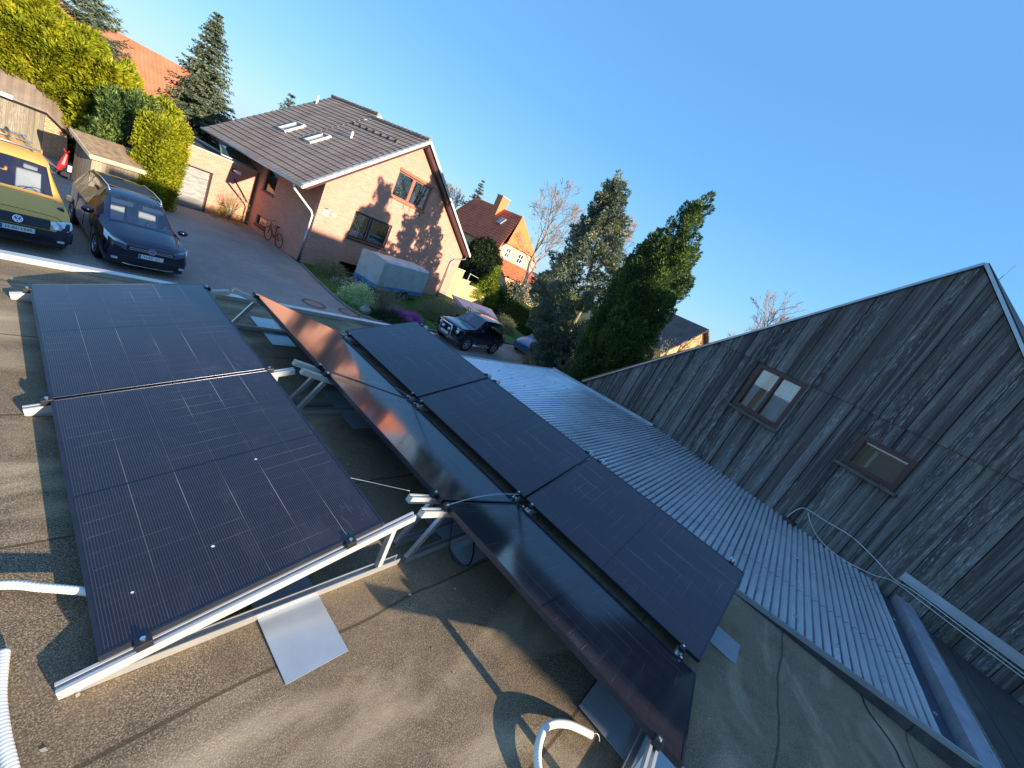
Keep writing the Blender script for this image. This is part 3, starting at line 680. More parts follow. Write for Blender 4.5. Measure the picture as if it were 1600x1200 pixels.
# pale verge tiles down the front edge
v_ = MB(); n = 20
for i in range(n):
    a = i / n; b_ = (i + 1.05) / n; s0 = -1.22 + (SR + 1.22) * a; s1 = -1.22 + (SR + 1.22) * b_; z0 = .5 + (s0 + 1.2) * KL; z1 = .5 + (s1 + 1.2) * KL
    v_.prism([(s0, z0 - .13), (s1, z1 - .13), (s1, z1 + .035), (s0, z0 + .055)], -.40, -.33, f2)
    v_.prism([(s0, z0 + .035), (s1, z1 + .02), (s1, z1 + .04), (s0, z0 + .06)], -.33, -.18, f2)
    s0 = 11.57 - (11.57 - SR) * a; s1 = 11.57 - (11.57 - SR) * b_; z0 = .62 + (11.5 - s0) * KR; z1 = .62 + (11.5 - s1) * KR
    v_.prism([(s0, z0 - .13), (s1, z1 - .13), (s1, z1 + .035), (s0, z0 + .055)], -.40, -.33, f2)
v_.build('verge_tiles', simple('pale verge tile', (.50, .47, .42), .75, 0, .15, 6), ro)
sf = MB(); sf.prism([(SR + .02, ZR - .22), (11.45, .45), (11.3, .33), (SR - .0, ZR - .42)], -.32, -.02, f2); sf.build('soffit', M['brown'], ro); sf = MB(); sf.prism([(SR, ZR - .22), (-1.1, .42), (-.95, .40), (SR, ZR - .30)], -.32, -.02, f2); sf.build('soffit', M['brown'], ro); sf = MB()
sf.prism([(SR2 - .02, ZR2 - .02), (SR + .1, ZR + .02), (SR + .5, ZR - .22), (SR2 + .5, ZR2 - .3)], 4.78, 4.859, f2)
sf.build('gable_infill', M['brown'], ro)
fb = MB(); fb.prism([(SR2 + .02, ZR2 + .04), (SR - .55, ZR - .42), (SR - .50, ZR - .50), (SR2 + .05, ZR2 - .16)], 4.70, 4.80, f2); fb.prism([(SR2 - .02, ZR2 + .04), (6.3, ZR2 - .75), (6.25, ZR2 - .9), (SR2 - .02, ZR2 - .14)], 4.70, 4.779, f2)
fb.build('fascia', simple('pale fascia', (.62, .61, .56), .6), ro)
# skylights
def skylight(s, t_, w, l, op):
    k = MB(); ang = math.atan(KL); O_ = Vector((s, t_, .5 + (s + 1.2) * KL)); Mx = Matrix.Translation(O_) @ Matrix.Rotation(-ang, 4, 'Y')
    for a, b_ in (((0, 0, 0), (l, .07, .12)), ((0, w - .07, 0), (l, w, .12)), ((0, .07, 0), (.08, w - .07, .12)), ((l - .1, .07, 0), (l, w - .07, .14))): k.box(a, b_, Mx)
    o_ = k.build('skylight', simple('pale skylight frame', (.58, .56, .50), .5), ro)
    MB().box((.06, .06, .03), (l - .08, w - .06, .05), Mx).build('pane', M['dark_hole'] if op else M['glass'], o_)
    if not op: MB().box((.07, .07, .0), (l - .09, w - .07, .028), Mx).build('blind', M['white'], o_)
    else: MB().box((l - .16, .05, .16), (l + .55, w - .05, .20), Mx @ Matrix.Rotation(R(-16), 4, 'Y')).build('sash', M['zinc'], o_)
skylight(.92, 5.95, .78, 1.25, False); skylight(.98, 3.62, .62, 1.25, False)
k = MB(); k.tube([(2.48, 2.9, 3.4), (2.48, 2.9, 3.85)], .06, 10); k.build('vent_pipe', M['white'], ro)
k = MB(); k.tube([(3.95, 9.2, 4.6), (3.95, 9.2, 5.15)], .06, 10); k.build('vent_pipe', M['white'], ro)
# vent tiles
k = MB()
for i in range(7):
    s = 3.55; t_ = .7 + i * .62; z = .5 + (s + 1.2) * KL; k.prism([(s - .12, z - .1), (s + .12, z + .13), (s - .10, z + .10)], t_, t_ + .2, f2)
k.build('vent_tile', M['tile_dark'], ro)
# gutters and downspouts
gu = MB()
gu.tube([(-1.24, -.38, .44), (-1.24, 9.6, .47)], .065, 8)
gu.build('gutter', M['zinc'], H)
gu = MB(); gu.tube([(11.62, -.38, .50), (11.62, 9.5, .50)], .065, 8); gu.build('gutter', M['zinc'], H)
ds = MB(); ds.tube([(-1.22, .25, .40), (-1.20, .25, .22), (-.22, .12, -.45), (-.10, .12, -.62), (-.10, .12, -1.30)], .048, 10); ds.build('downspout', M['white'], H, True)
ds = MB(); ds.tube([(-.10, .12, -1.30), (-.10, .12, -2.55)], .05, 10); 
o = ds.build('downspout', M['zinc'], H, True); MB().tube([(-.10, .12, -2.55), (-.10, .12, G)], .06, 10).build('standpipe', M['black'], o, True)
ds = MB(); ds.tube([(11.60, .0, .45), (11.50, -.12, .18), (10.45, -.12, -.12), (10.22, -.12, -.35), (10.20, -.12, G)], .048, 10); ds.build('downspout', M['zinc'], H, True)
# windows of the gable
def gwin(h, kind, m):
    s0, s1, z0, z1 = h; d = .10; fr = .10 if kind != 'cellar' else .06
    F = MB(); F.box((s0, d - .03, z0), (s0 + fr, d + .06, z1)); F.box((s1 - fr, d - .03, z0), (s1, d + .06, z1)); F.box((s0 + fr, d - .03, z1 - fr), (s1 - fr, d + .059, z1)); F.box((s0 + fr, d - .03, z0), (s1 - fr, d + .059, z0 + fr))
    if kind != 'cellar':
        mx_ = s0 + (s1 - s0) * (.46 if kind == 'low' else .47); F.box((mx_ - .10, d - .03, z0 + fr), (mx_ + .10, d + .058, z1 - fr))
    W_ = F.build('window', m, H)
    MB().box((s0 + fr, d + .01, z0 + fr), (s1 - fr, d + .02, z1 - fr)).build('pane', M['glass'], W_)
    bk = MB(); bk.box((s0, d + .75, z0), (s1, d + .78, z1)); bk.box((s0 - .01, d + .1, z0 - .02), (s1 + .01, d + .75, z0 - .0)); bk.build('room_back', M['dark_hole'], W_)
    sl_ = MB(); sl_.box((s0 - .06, -.07, z0 - .09), (s1 + .06, d - .03, z0 - .012)); sl_.build('sill', m, W_)
    def cur(a, b_, a2, b2, mm, dd=.12, n=24, zt=None):
        c = MB(); vs = []
        for i in range(n + 1):
            u = i / n; vs += [(a + (b_ - a) * u, d + dd + .02 * math.sin(u * 25), (zt or z1) - fr * .9), (a2 + (b2 - a2) * u, d + dd + .02 * math.cos(u * 23), z0 + fr)]
        c.add(vs, [(2 * i, 2 * i + 1, 2 * i + 3, 2 * i + 2) for i in range(n)]); c.build('curtain', mm, W_)
    if kind == 'low':
        cur(s0 + .35, s0 + .62, s0 + .30, s0 + .85, simple('grey green curtain', (.16, .18, .15), .8, 0, .3, 20, stretch=(5, 1, .1)))
        for a, b_ in ((s0 + fr, mx_ - .1), (mx_ + .1, s1 - fr)):
            e = MB(); e.box((a, d - .036, z0 + fr), (a + .02, d - .031, z1 - fr)); e.box((b_ - .02, d - .036, z0 + fr), (b_, d - .031, z1 - fr)); e.build('glazing_bead', M['zinc'], W_)
    if kind == 'up':
        lt = simple('sunlit cream curtain', (.80, .78, .60), .8, 0, .12, 16, stretch=(5, 1, .1))
        cur(s0 + fr, s0 + .75, s0 + fr - .0, s0 + .28, lt); cur(mx_ + .38, mx_ + .75, mx_ + .38, mx_ + .62, lt); cur(mx_ + .80, s1 - fr, mx_ + .70, s1 - fr, simple('grey slatted curtain', (.30, .29, .25), .8, 0, .3, 30, stretch=(4, 1, .1)), .14)
        # shutter box and flower hooks
        MB().box((s0 - .02, -.045, z1 - .015), (s1 + .02, d + .0, z1 + .14)).build('shutter_box', m, W_)
        for u in (.04, .38, .56, .88):
            hk = MB(); x = s0 + (s1 - s0) * u; hk.tube([(x, -.05, z0 - .09), (x, -.07, z0 - .22), (x + .03, -.09, z0 - .34), (x - .02, -.13, z0 - .36)], .012, 5); hk.build('hook', M['brown'], W_)
    if kind == 'cellar':
        MB().box((s0 + .1, d + .04, z0 + .22), (s1 - .1, d + .06, z1 - .07)).build('blind', simple('pale cellar blind', (.45, .55, .52), .6), W_)
    return W_
gwin(LW, 'low', M['brown']); up_ = gwin(UW, 'up', M['brown_lit']); gwin(CW, 'cellar', M['black'])
# plant in the upper window
M['houseplant'] = leafmat('house plant', (.10, .16, .03), (.45, .45, .10), .3)
rp = np.random.default_rng(1); n = 260
P = np.stack([rp.normal(UW[0] + .62, .18, n), rp.normal(.22, .04, n), rp.normal(UW[2] + .42, .2, n)], 1)
P[:, 2] = np.clip(P[:, 2], UW[2] + .12, UW[3] - .2); quads_mesh('window_plant', leaves(P, rp.normal(size=(n, 3)) + np.array([0, 0, .5]), .14, .04, rp), M['houseplant'], up_)
def swin(h, tall):
    s0, s1, z0, z1 = h; F = MB(); fr = .07; d = .08
    F.box((d, s0, z0), (d + .07, s0 + fr, z1)); F.box((d, s1 - fr, z0), (d + .07, s1, z1)); F.box((d, s0 + fr, z1 - fr), (d + .069, s1 - fr, z1)); F.box((d, s0 + fr, z0), (d + .069, s1 - fr, z0 + fr))
    W_ = F.build('window', M['brown'], H); MB().box((d + .02, s0 + fr, z0 + fr), (d + .03, s1 - fr, z1 - fr)).build('pane', M['glass'], W_)
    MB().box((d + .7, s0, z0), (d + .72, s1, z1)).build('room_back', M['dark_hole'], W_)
    MB().box((-.06, s0 - .05, z0 - .07), (d, s1 + .05, z0 - .012)).build('sill', M['brown'], W_)
swin(SW, True); swin(SB, False)
dr = MB(); dr.box((.10, SD[0], SD[2]), (.15, SD[1], SD[3])); o = dr.build('door', M['brown'], H); MB().box((.06, SD[0] + .08, -1.2), (.10, SD[0] + .11, -1.0)).build('handle', M['steel'], o)
def text(s, size, m, parent, loc, rotm, name='lettering', depth=.002, align='CENTER'):
    cu = D.curves.new(name, 'FONT'); cu.body = s; cu.size = size; cu.extrude = depth; cu.align_x = align; cu.align_y = 'CENTER'
    tmp = D.objects.new(name, cu); COL.objects.link(tmp); dg = bpy.context.evaluated_depsgraph_get(); dg.update()
    me = D.meshes.new_from_object(tmp.evaluated_get(dg)); D.objects.remove(tmp, do_unlink=True)
    me.materials.clear(); me.materials.append(m); o = D.objects.new(name, me); COL.objects.link(o); o.parent = parent
    o.matrix_local = Matrix.Translation(loc) @ rotm; return o
RX = Matrix.Rotation(math.pi / 2, 4, 'X')
o = MB().box((.27, -.03, -.42), (.55, -.002, -.12)).build('number_sign', M['white'], H)
MB().prism([(.25, -.12), (.57, -.12), (.41, -.06)], -.05, -.002, f2).build('sign_cap', M['black'], o)
text('21', .17, M['black'], o, (.41, -.034, -.28), RX, 'digits')
MB().tube([(.72, -.02, -.27), (.95, -.02, -.27)], [.06, .075], 10).build('wall_lamp', M['white'], H, True)

# stepped garden wall continuing the gable
t = E('garden_wall', 'low yellow brick garden wall stepping down beside the brick house', 'wall', (HO.x, HO.y, G), HA)
g = MB()
for a, b_, z in ((11.26, 12.2, 2.35), (12.2, 13.3, 1.72), (13.3, 14.7, 1.40), (14.7, 16.1, .88)):
    g.box((a + .001, 0.01, 0), (b_, .26, z))
g.build('wall', M['brick_yellow'], t)
g = MB()
for a, b_, z in ((11.26, 12.2, 2.35), (12.2, 13.3, 1.72), (13.3, 14.7, 1.40), (14.7, 16.1, .88)): g.box((a, -.02, z + .002), (b_ + .03, .29, z + .05))
g.build('coping', simple('pale coping', (.66, .55, .32), .8), t)
t = E('wall_planter', 'pale green metal rail and post standing on the stepped garden wall', 'railing', (22.6, 20.75, -1.2), HA)
m_ = simple('pale green metal', (.42, .55, .42), .5)
MB().tube([(0, 0, -.3), (0, 0, .55)], .03, 8).build('post', m_, t); MB().tube([(0, 0, .5), (1.6, .3, .35)], .02, 6).build('rail', m_, t)

# garage ------------------------------------------------------------
GO = Vector((8.75, 24.25, G)); GAZ = R(12)
t = E('brick_garage', 'flat roofed salmon brick garage with grey sectional door beside the brick house', 'garage', (GO.x, GO.y, G), GAZ)
g = MB(); dl, drr = -4.5, -2.05
g.prism([(-4.9, 0), (dl, 0), (dl, 1.95), (-4.9, 1.95)], 0, .25, f2); g.prism([(-4.9, 1.951), (0, 1.951), (0, 2.78), (-4.9, 2.78)], 0, .25, f2); g.prism([(drr, 0), (0, 0), (0, 1.95), (drr, 1.95)], 0, .25, f2); g.build('wall', M['brick'], t)
g = MB(); g.box((-4.9, .251, 0), (-4.65, 6.5, 2.7)); g.box((-.25, .251, 0), (0, 6.5, 2.7)); g.box((-4.64, 6.3, 0), (-.26, 6.5, 2.7)); g.build('wall', M['brick_side'], t)
MB().box((-4.89, .26, 2.6), (-.01, 6.49, 2.72)).build('roof', M['felt_dark'], t)
g = MB(); g.box((-4.94, -.04, 2.785), (.04, .28, 2.84)); g.box((-.28, .281, 2.72), (.04, 6.5, 2.78)); g.build('coping', simple('sunlit coping', (.62, .50, .36), .7), t)
g = MB(); nsl = 9
for i in range(nsl):
    z0 = i * 1.95 / nsl; g.box((dl, .10, z0 + .008), (drr, .13, z0 + 1.95 / nsl - .008))
g.box((dl, .125, 0), (drr, .14, 1.95))
def doormat():
    b = NB('grey door slats'); n = b.noise(3, 5, (1, 1, 7)); c = b.ramp(n, [(.35, (.20, .21, .21)), (.65, (.36, .36, .34))])
    return b.done(b.pbr(c, .5, .1))
g.build('door', doormat(), t)
g = MB(); g.box((dl, -.01, 1.95 - .05), (drr + .1, .10, 1.949)); g.box((drr + .001, -.012, 0), (drr + .08, .0, 1.90)); g.build('door_frame', M['black'], t)
o = MB().tube([(-1.15, -.02, 2.45), (-.92, -.28, 2.42)], [.05, .08], 10).build('outdoor_lamp', M['white'], t, True); MB().box((-1.2, -.05, 2.35), (-1.1, 0, 2.55)).build('bracket', M['black'], o)
cable('dark_pipe', [(GO.x - 1.0, GO.y - .25, -.95), (GO.x - .6, GO.y - .2, -1.35), (GO.x - .15, GO.y - .15, -1.85)], .03, M['black'], 'dark sloping pipe on the garage wall near the steps', 'pipe')
# steps between garage and house
t = E('garden_steps', 'pale open steps rising between the garage and the brick house', 'steps', (8.92, 24.2, G), R(8))
g = MB()
for i in range(9): g.box((-.10, .02 + i * .28, .16 * i + .10), (.75, .36 + i * .28, .16 * i + .16))
g.build('tread', simple('pale stone tread', (.62, .58, .50), .8), t)
g = MB(); g.beam((-.04, .1, .0), (-.04, 2.6, 1.5), .05, .2); g.beam((.7, .1, .0), (.7, 2.6, 1.5), .05, .2); g.build('stringer', M['black'], t)
# glass canopy
t = E('glass_canopy', 'slanted glass canopy between the garage roof and the tiled eave', 'canopy', (8.0, 24.9, -.1), R(10))
g = MB(); Q = [(-1.05, -.55, .02), (.35, -.75, .0), (1.25, 1.25, .38), (-.35, 1.25, .38)]
for i in range(4): g.beam(Q[i], Q[(i + 1) % 4], .06, .05)
g.build('frame', M['zinc'], t)
g = MB(); g.add([Vector(q) + Vector((0, 0, .0)) for q in Q], [(0, 1, 2, 3)]); g.build('pane', simple('canopy glass with reflected green', (.09, .15, .11), .06, 0, .5, 2, coat=1), t)  # green of the reflected hedge is put into the pane colour

# shed --------------------------------------------------------------
t = E('wooden_shed', 'small wooden shed with brown felt roof behind the dark people carrier', 'shed', (2.45, 21.0, G), R(20))
g = MB(); g.prism([(0, 0), (2.0, 0), (2.0, 1.35), (0, 1.35)], 0, .04, f2); g.prism([(0, 0), (.95, 0), (.95, 1.7), (0, 1.35)], 0, .04, lambda u, v, d: (d, u + .041, v)); g.prism([(0, 0), (.95, 0), (.95, 1.7), (0, 1.35)], 1.96, 2.0, lambda u, v, d: (d, u + .041, v)); g.build('wall', M['shed_wood'], t)
g = MB(); g.prism([(-.18, 1.28), (1.1, 1.76), (1.1, 1.82), (-.18, 1.34)], -.15, 2.12, lambda u, v, d: (d, u, v)); g.build('roof', M['felt_brown'], t)
g = MB(); g.box((-.16, -.21, 1.19), (2.14, -.182, 1.35)); g.prism([(-.18, 1.22), (1.1, 1.70), (1.1, 1.83), (-.18, 1.35)], -.18, -.151, lambda u, v, d: (d, u, v)); g.build('fascia', simple('tan board', (.50, .40, .27), .8, 0, .15, 6), t)
# left outbuilding ---------------------------------------------------
t = E('old_outbuilding', 'old outbuilding with weathered tile roof and grey plank gate in the top left corner', 'outbuilding', (1.55, 25.1, G), R(-2))
g = MB(); g.prism([(-.01, 0), (.72, 0), (.62, 1.05), (-.01, 1.62)], 0, .25, f2); g.box((.4, .251, 0), (.65, 6, 1.0)); g.build('wall', M['brick_red'], t)
g = MB(); g.prism([(-5, 0), (-.011, 0), (-.011, 1.66), (-5, 1.66)], .04, .12, f2); g.build('gate', M['gate_wood'], t)
g = MB(); g.add([(-5, -.12, 1.66), (.02, -.12, 1.66), (.78, -.12, 1.0), (-.75, 5.0, 5.6), (-5, 5.0, 5.6), (-5, -.12, 1.72), (.02, -.12, 1.72), (.80, -.12, 1.06), (-.75, 5.0, 5.68), (-5, 5.0, 5.68)],
                   [(0, 1, 3, 4), (1, 2, 3), (5, 9, 8, 6), (6, 8, 7), (0, 5, 6, 1), (1, 6, 7, 2), (2, 7, 8, 3), (3, 8, 9, 4), (4, 9, 5, 0)])
g.build('roof', M['tile_old'], t)
g = MB(); g.tube([(-5, -.16, 1.63), (.02, -.16, 1.63), (.82, -.16, 1.0)], .03, 6); g.build('gutter', M['black'], t); MB().box((-1.15, -.2, 1.66), (-.85, -.1, 1.8)).build('floodlight', M['white'], t)
# far barns ----------------------------------------------------------
def barn(name, x, y, rz, w, d, zr, ze, hip, m, label, cat='barn'):
    t = E(name, label, cat, (x, y, G), R(rz)); g = MB(); g.box((0, 0, 0), (w, d, ze - G)); g.build('wall', M['brick_red'], t)
    g = MB(); a, b_ = ze - G, zr - G; o = .5
    g.add([(-o, -o, a - .2), (w + o, -o, a - .2), (w + o, d + o, a - .2), (-o, d + o, a - .2), (hip, d / 2, b_), (w - hip, d / 2, b_)], [(0, 1, 5, 4), (1, 2, 5), (2, 3, 4, 5), (3, 0, 4), (0, 3, 2, 1)])
    g.build('roof', m, t); return t
barn('large_barn', -3.0, 47.5, 4, 17.2, 9, 3.55, -1.8, .9, M['tile_orange'], 'long orange tiled roof rising behind the yellow green hedge and the spruce')
# red roofed house ----------------------------------------------------
t = E('red_roof_house', 'distant house with glossy red tiled roof, orange hip and brick chimney', 'house', (39.4, 33.3, G), R(-4))
g = MB(); wall_holes(g, -1.0, 6.4, 0, lambda s: 6.2 if 0 < s < 5.2 else (5.2 if s in (-1.0, 6.4) else 6.2), [(.15, 1.05, 4.35, 5.62), (2.55, 3.65, 4.35, 5.62)], .3, f2)
g.box((-1, .301, 0), (-.7, 12, 5.1)); g.box((6.1, .301, 0), (6.4, 12, 5.1)); g.build('wall', M['plaster'], t)
def cs(mb, p0, p1, p2, p3, n):            # courses between eave p0-p1 and ridge p3-p2
    p0, p1, p2, p3 = map(Vector, (p0, p1, p2, p3))
    nn = (p1 - p0).cross(p3 - p0).normalized() * .05
    if nn.z < 0: nn = -nn
    for i in range(n):
        a, b_ = i / n, (i + 1.03) / n
        A = p0.lerp(p3, a) + nn; B = p1.lerp(p2, a) + nn; C = p1.lerp(p2, b_); D_ = p0.lerp(p3, b_)
        mb.add([A, B, C, D_, A - nn * 2.2, B - nn * 2.2, C - nn * 2.2, D_ - nn * 2.2], [(0, 1, 2, 3), (7, 6, 5, 4), (0, 4, 5, 1), (1, 5, 6, 2), (2, 6, 7, 3), (3, 7, 4, 0)])
g = MB(); AP = (2.6, 2.3, 9.85); RB = (2.6, 12.5, 9.85)
cs(g, (-1.35, 12.5, 4.95), (-1.35, -.2, 4.95), (AP[0], -.2, 9.6), (AP[0], 12.5, 9.85), 15) if False else None
cs(g, (-1.4, 12.5, 4.9), (-1.4, -.25, 4.9), AP, RB, 15); cs(g, (6.7, 12.5, 4.9), (6.7, -.25, 4.9), AP, RB, 15)
rr = g.build('roof', M['tile_red'], t)
g = MB(); g.add([(-.45, -.3, 6.05), (5.6, -.3, 6.05), (AP[0], 2.26, 9.92), (-.45, -.3, 5.95), (5.6, -.3, 5.95)], [(0, 1, 2), (0, 3, 4, 1)]); g.build('hip', M['tile_plain_orange'], rr)
g = MB(); g.box((1.5, 6.0, 7.2), (2.9, 7.1, 11.1)); ch = g.build('chimney', simple('orange brick chimney', (.66, .21, .08), .8, 0, .1, 3), rr)
MB().box((1.4, 5.9, 11.1), (3.0, 7.2, 11.2)).build('cap', M['zinc'], ch)
for h in ((.15, 1.05, 4.35, 5.62), (2.55, 3.65, 4.35, 5.62)):
    F = MB(); a, b_, c, d = h
    F.box((a, .02, c), (a + .12, .12, d)); F.box((b_ - .12, .02, c), (b_, .12, d)); F.box((a + .12, .02, d - .12), (b_ - .12, .119, d)); F.box((a + .12, .02, c), (b_ - .12, .119, c + .12)); F.box(((a + b_) / 2 - .05, .02, c + .12), ((a + b_) / 2 + .05, .118, d - .12)); F.box((a + .12, .021, (c + d) / 2 - .04), (b_ - .12, .117, (c + d) / 2 + .04))
    o = F.build('window', M['white'], t); MB().box((a, .2, c), (b_, .21, d)).build('pane', M['dark_hole'], o); MB().box((a - .1, -.1, c - .12), (b_ + .1, .02, c - .01)).build('sill', M['white'], o)
g = MB(); cs(g, (-1.4, -3.0, 2.5), (7.6, -3.0, 2.7), (6.3, -.02, 4.1), (-1.4, -.02, 4.1), 7); g.build('porch_roof', M['tile_red'], t)
g = MB(); g.box((-.9, -2.4, 0), (7.2, -.01, 2.45)); g.build('porch_wall', M['plaster'], t)
F = MB(); F.box((5.2, -2.47, .9), (6.6, -2.41, 2.1)); F.build('porch_window', M['white'], t)
g = MB(); Mx = Matrix.Translation((.2, 3.6, 6.95)) @ Matrix.Rotation(-math.atan((9.85 - 4.9) / 4.0), 4, 'Y'); g.box((1.0, 0, .0), (2.1, .9, .14), Mx); g.build('skylight', M['zinc'], rr)
# house behind the blossom on the right --------------------------------
t = E('gable_house', 'small far house with brown roof and grey chimney behind blossoming shrubs', 'house', (34.5, 8.5, G), R(-20))
g = MB(); g.prism([(0, 0), (7, 0), (7, 3.6), (3.5, 6.6), (0, 3.6)], 0, 9, f2); g.build('wall', simple('warm brick wall', (.62, .36, .16), .85), t)
g = MB(); g.prism([(-.4, 3.3), (3.5, 6.65), (7.4, 3.3), (7.4, 3.5), (3.5, 6.85), (-.4, 3.5)], -.4, 9.4, f2); rf_ = g.build('roof', M['tile_dark'], t)
g = MB(); g.box((2.5, 5, 5.5), (3.3, 6, 7.9)); g.box((2.35, 4.85, 7.95), (3.45, 6.15, 8.05)); g.build('chimney', M['zinc'], rf_)
# low lean-to
t = E('low_shelter', 'low grey shelter with slate purple sloping roof behind the black off-roader', 'shelter', (19.7, 17.6, G - .12), R(-16))
g = MB(); g.box((0, 0, 0), (3.3, 1.3, .42)); g.build('wall', simple('pale painted board', (.42, .45, .52), .6), t)
g = MB(); g.prism([(-.12, .40), (1.45, .78), (1.45, .84), (-.12, .46)], -.15, 3.45, lambda u, v, d: (d, u, v)); g.build('roof', simple('slate purple felt', (.16, .15, .21), .45), t)
# ------------------------------------------------------------------ vehicles
def paint(name, col, rough=.25, metal=0., coat=1.):
    b = NB(name); n = b.noise(2, 5); c = b.mix(b.math('MULTIPLY', n, .25), col, tuple(x * .6 + .003 for x in col))
    return b.done(b.pbr(c, b.math('ADD', rough, b.math('MULTIPLY', n, .1)), metal, None, coat, .04))
M['p_navy'] = paint('midnight blue metallic', (.005, .010, .034), .2, .35)
M['p_yellow'] = paint('yellow paint', (.92, .47, .09), .5, 0, .05)
M['p_black'] = paint('blue black paint', (.008, .016, .035), .22, .4)
M['p_blue'] = paint('steel blue paint', (.05, .12, .24), .3, .3)
M['tyre'] = simple('tyre rubber', (.02, .02, .021), .85, 0, .2)
M['rim'] = simple('alloy rim', (.55, .56, .58), .3, .8, .05)
M['chrome'] = simple('chrome', (.85, .85, .85), .2, .9, .02)
M['bumper'] = simple('dark bumper plastic', (.03, .034, .042), .5, 0, .1)
M['lens'] = simple('headlight glass', (.72, .76, .80), .08, .35, .25, 14, coat=1)
M['seat'] = simple('light grey seat', (.42, .43, .42), .8)
M['plate_blue'] = simple('blue plate strip', (.02, .10, .5), .5)
M['amber'] = simple('amber lens', (.8, .25, .03), .2, 0, .1, 2, coat=1)

def loft(stations, sub=4):
    """stations: (x, [half-section points]), label per interval; returns dense rows and interval index"""
    X = [s[0] for s in stations]; P = [np.array(s[1], float) for s in stations]; n = len(X); rows = []; lab = []
    for i in range(n - 1):
        for k in range(sub):
            t_ = k / sub; p0, p1, p2, p3 = P[max(i - 1, 0)], P[i], P[i + 1], P[min(i + 2, n - 1)]
            x0, x1, x2, x3 = X[max(i - 1, 0)], X[i], X[i + 1], X[min(i + 2, n - 1)]
            def h(a, b_, c, d): 
                m1 = (c - a) / max(1e-6, abs(x2 - x0)) * abs(x2 - x1); m2 = (d - b_) / max(1e-6, abs(x3 - x1)) * abs(x2 - x1); 
                return (2 * t_**3 - 3 * t_**2 + 1) * b_ + (t_**3 - 2 * t_**2 + t_) * m1 * .8 + (-2 * t_**3 + 3 * t_**2) * c + (t_**3 - t_**2) * m2 * .8
            rows.append((x1 + (x2 - x1) * t_, h(p0, p1, p2, p3))); lab.append(i)
    rows.append((X[-1], P[-1])); return rows, lab

def car_body(t, st, glass, pm, bumper_lab=(), bumper_m=None, bump_from=99, sub=4, black_pillar=()):
    """glass: dict (interval, band) -> part key"""
    rows, lab = loft(st, sub); nb = len(st[0][1]); parts = {}
    def vert(i, j, sd): x, p = rows[i]; return (x, sd * p[j][0], p[j][1])
    for i in range(len(rows) - 1):
        for j in range(nb - 1):
            key = glass.get((lab[i], j), 'body')
            if key == 'body' and lab[i] in bumper_lab and j >= bump_from: key = 'bumper'
            for sd in (1, -1):
                q = [vert(i, j, sd), vert(i + 1, j, sd), vert(i + 1, j + 1, sd), vert(i, j + 1, sd)]
                parts.setdefault(key if key not in ('side',) else ('side', sd), []).append(q)
    # end caps
    for i, e in ((0, 'front'), (len(rows) - 1, 'rear')):
        for j in range(nb - 1):
            key = 'bumper' if (j >= bump_from and e == 'front' and 0 in bumper_lab) else 'body'
            parts.setdefault(key, []).append([vert(i, j, 1), vert(i, j, -1), vert(i, j + 1, -1), vert(i, j + 1, 1)])
    out = {}
    for key, qs in parts.items():
        mb = MB()
        for q in qs: mb.add(q, [(0, 1, 2, 3)])
        nm = {'body': 'body', 'bumper': 'bumper', 'ws': 'windscreen', 'rw': 'rear_window'}.get(key, 'side_window')
        m = pm if nm == 'body' else (bumper_m or M['bumper']) if nm == 'bumper' else M['glass']
        o = mb.build(nm, m, t, True)
        bm = bmesh.new(); bm.from_mesh(o.data); bmesh.ops.remove_doubles(bm, verts=bm.verts, dist=.0005); bmesh.ops.recalc_face_normals(bm, faces=bm.faces); bm.to_mesh(o.data); bm.free()
        for p in o.data.polygons: p.use_smooth = True
        try: o.data.set_sharp_from_angle(angle=R(32))
        except Exception: pass
        out[key] = o
    return out, rows
def wheel(t, x, y, r, wdt, spokes=5, sd=1):
    Mx = Matrix.Translation((x, y, r)) @ Matrix.Rotation(math.pi / 2 * sd, 4, 'Z')
    w_ = MB(); w_.lathe([(r * .62, -wdt / 2), (r * .9, -wdt / 2), (r * .985, -wdt * .38), (r, 0), (r * .985, wdt * .38), (r * .9, wdt / 2), (r * .66, wdt / 2 + .004), (r * .62, wdt / 2 - .01)], 28, Mx); o = w_.build('wheel', M['tyre'], t, True)
    q = MB(); q.lathe([(r * .64, wdt / 2 - .05), (r * .64, wdt / 2 - .002), (r * .57, wdt / 2 - .0), (r * .55, wdt / 2 - .03)], 28, Mx)
    q.lathe([(0, wdt / 2 - .0), (r * .12, wdt / 2 - .002), (r * .15, wdt / 2 - .03)], 16, Mx)
    for k in range(spokes):
        a = 2 * math.pi * k / spokes; S = Mx @ Matrix.Rotation(a, 4, 'X')
        q.box((wdt / 2 - .045, -.03, r * .1), (wdt / 2 - .012, .03, r * .6), S)
    q.build('rim', M['rim'], o, False)
    d = MB(); d.lathe([(0, wdt / 2 - .06), (r * .62, wdt / 2 - .06)], 24, Mx); d.build('hub_shadow', M['black'], o)
def arch(t, x, y, r, m, wd=.10, sd=1, name='wheel_arch'):
    mb = MB(); n = 14; vs = []
    for i in range(n + 1):
        a = math.pi * (i / n) * 1.16 - .25; 
        for rr_, yy in ((r, 0), (r + wd, -.012 * sd), (r, -.07 * sd)): vs.append((x + rr_ * math.cos(a), y + yy, r * .86 + rr_ * math.sin(a) * .98))
    fs = []
    for i in range(n): b_ = 3 * i; fs += [(b_, b_ + 1, b_ + 4, b_ + 3), (b_, b_ + 3, b_ + 5, b_ + 2)]
    mb.add(vs, fs).build(name, m, t, True)
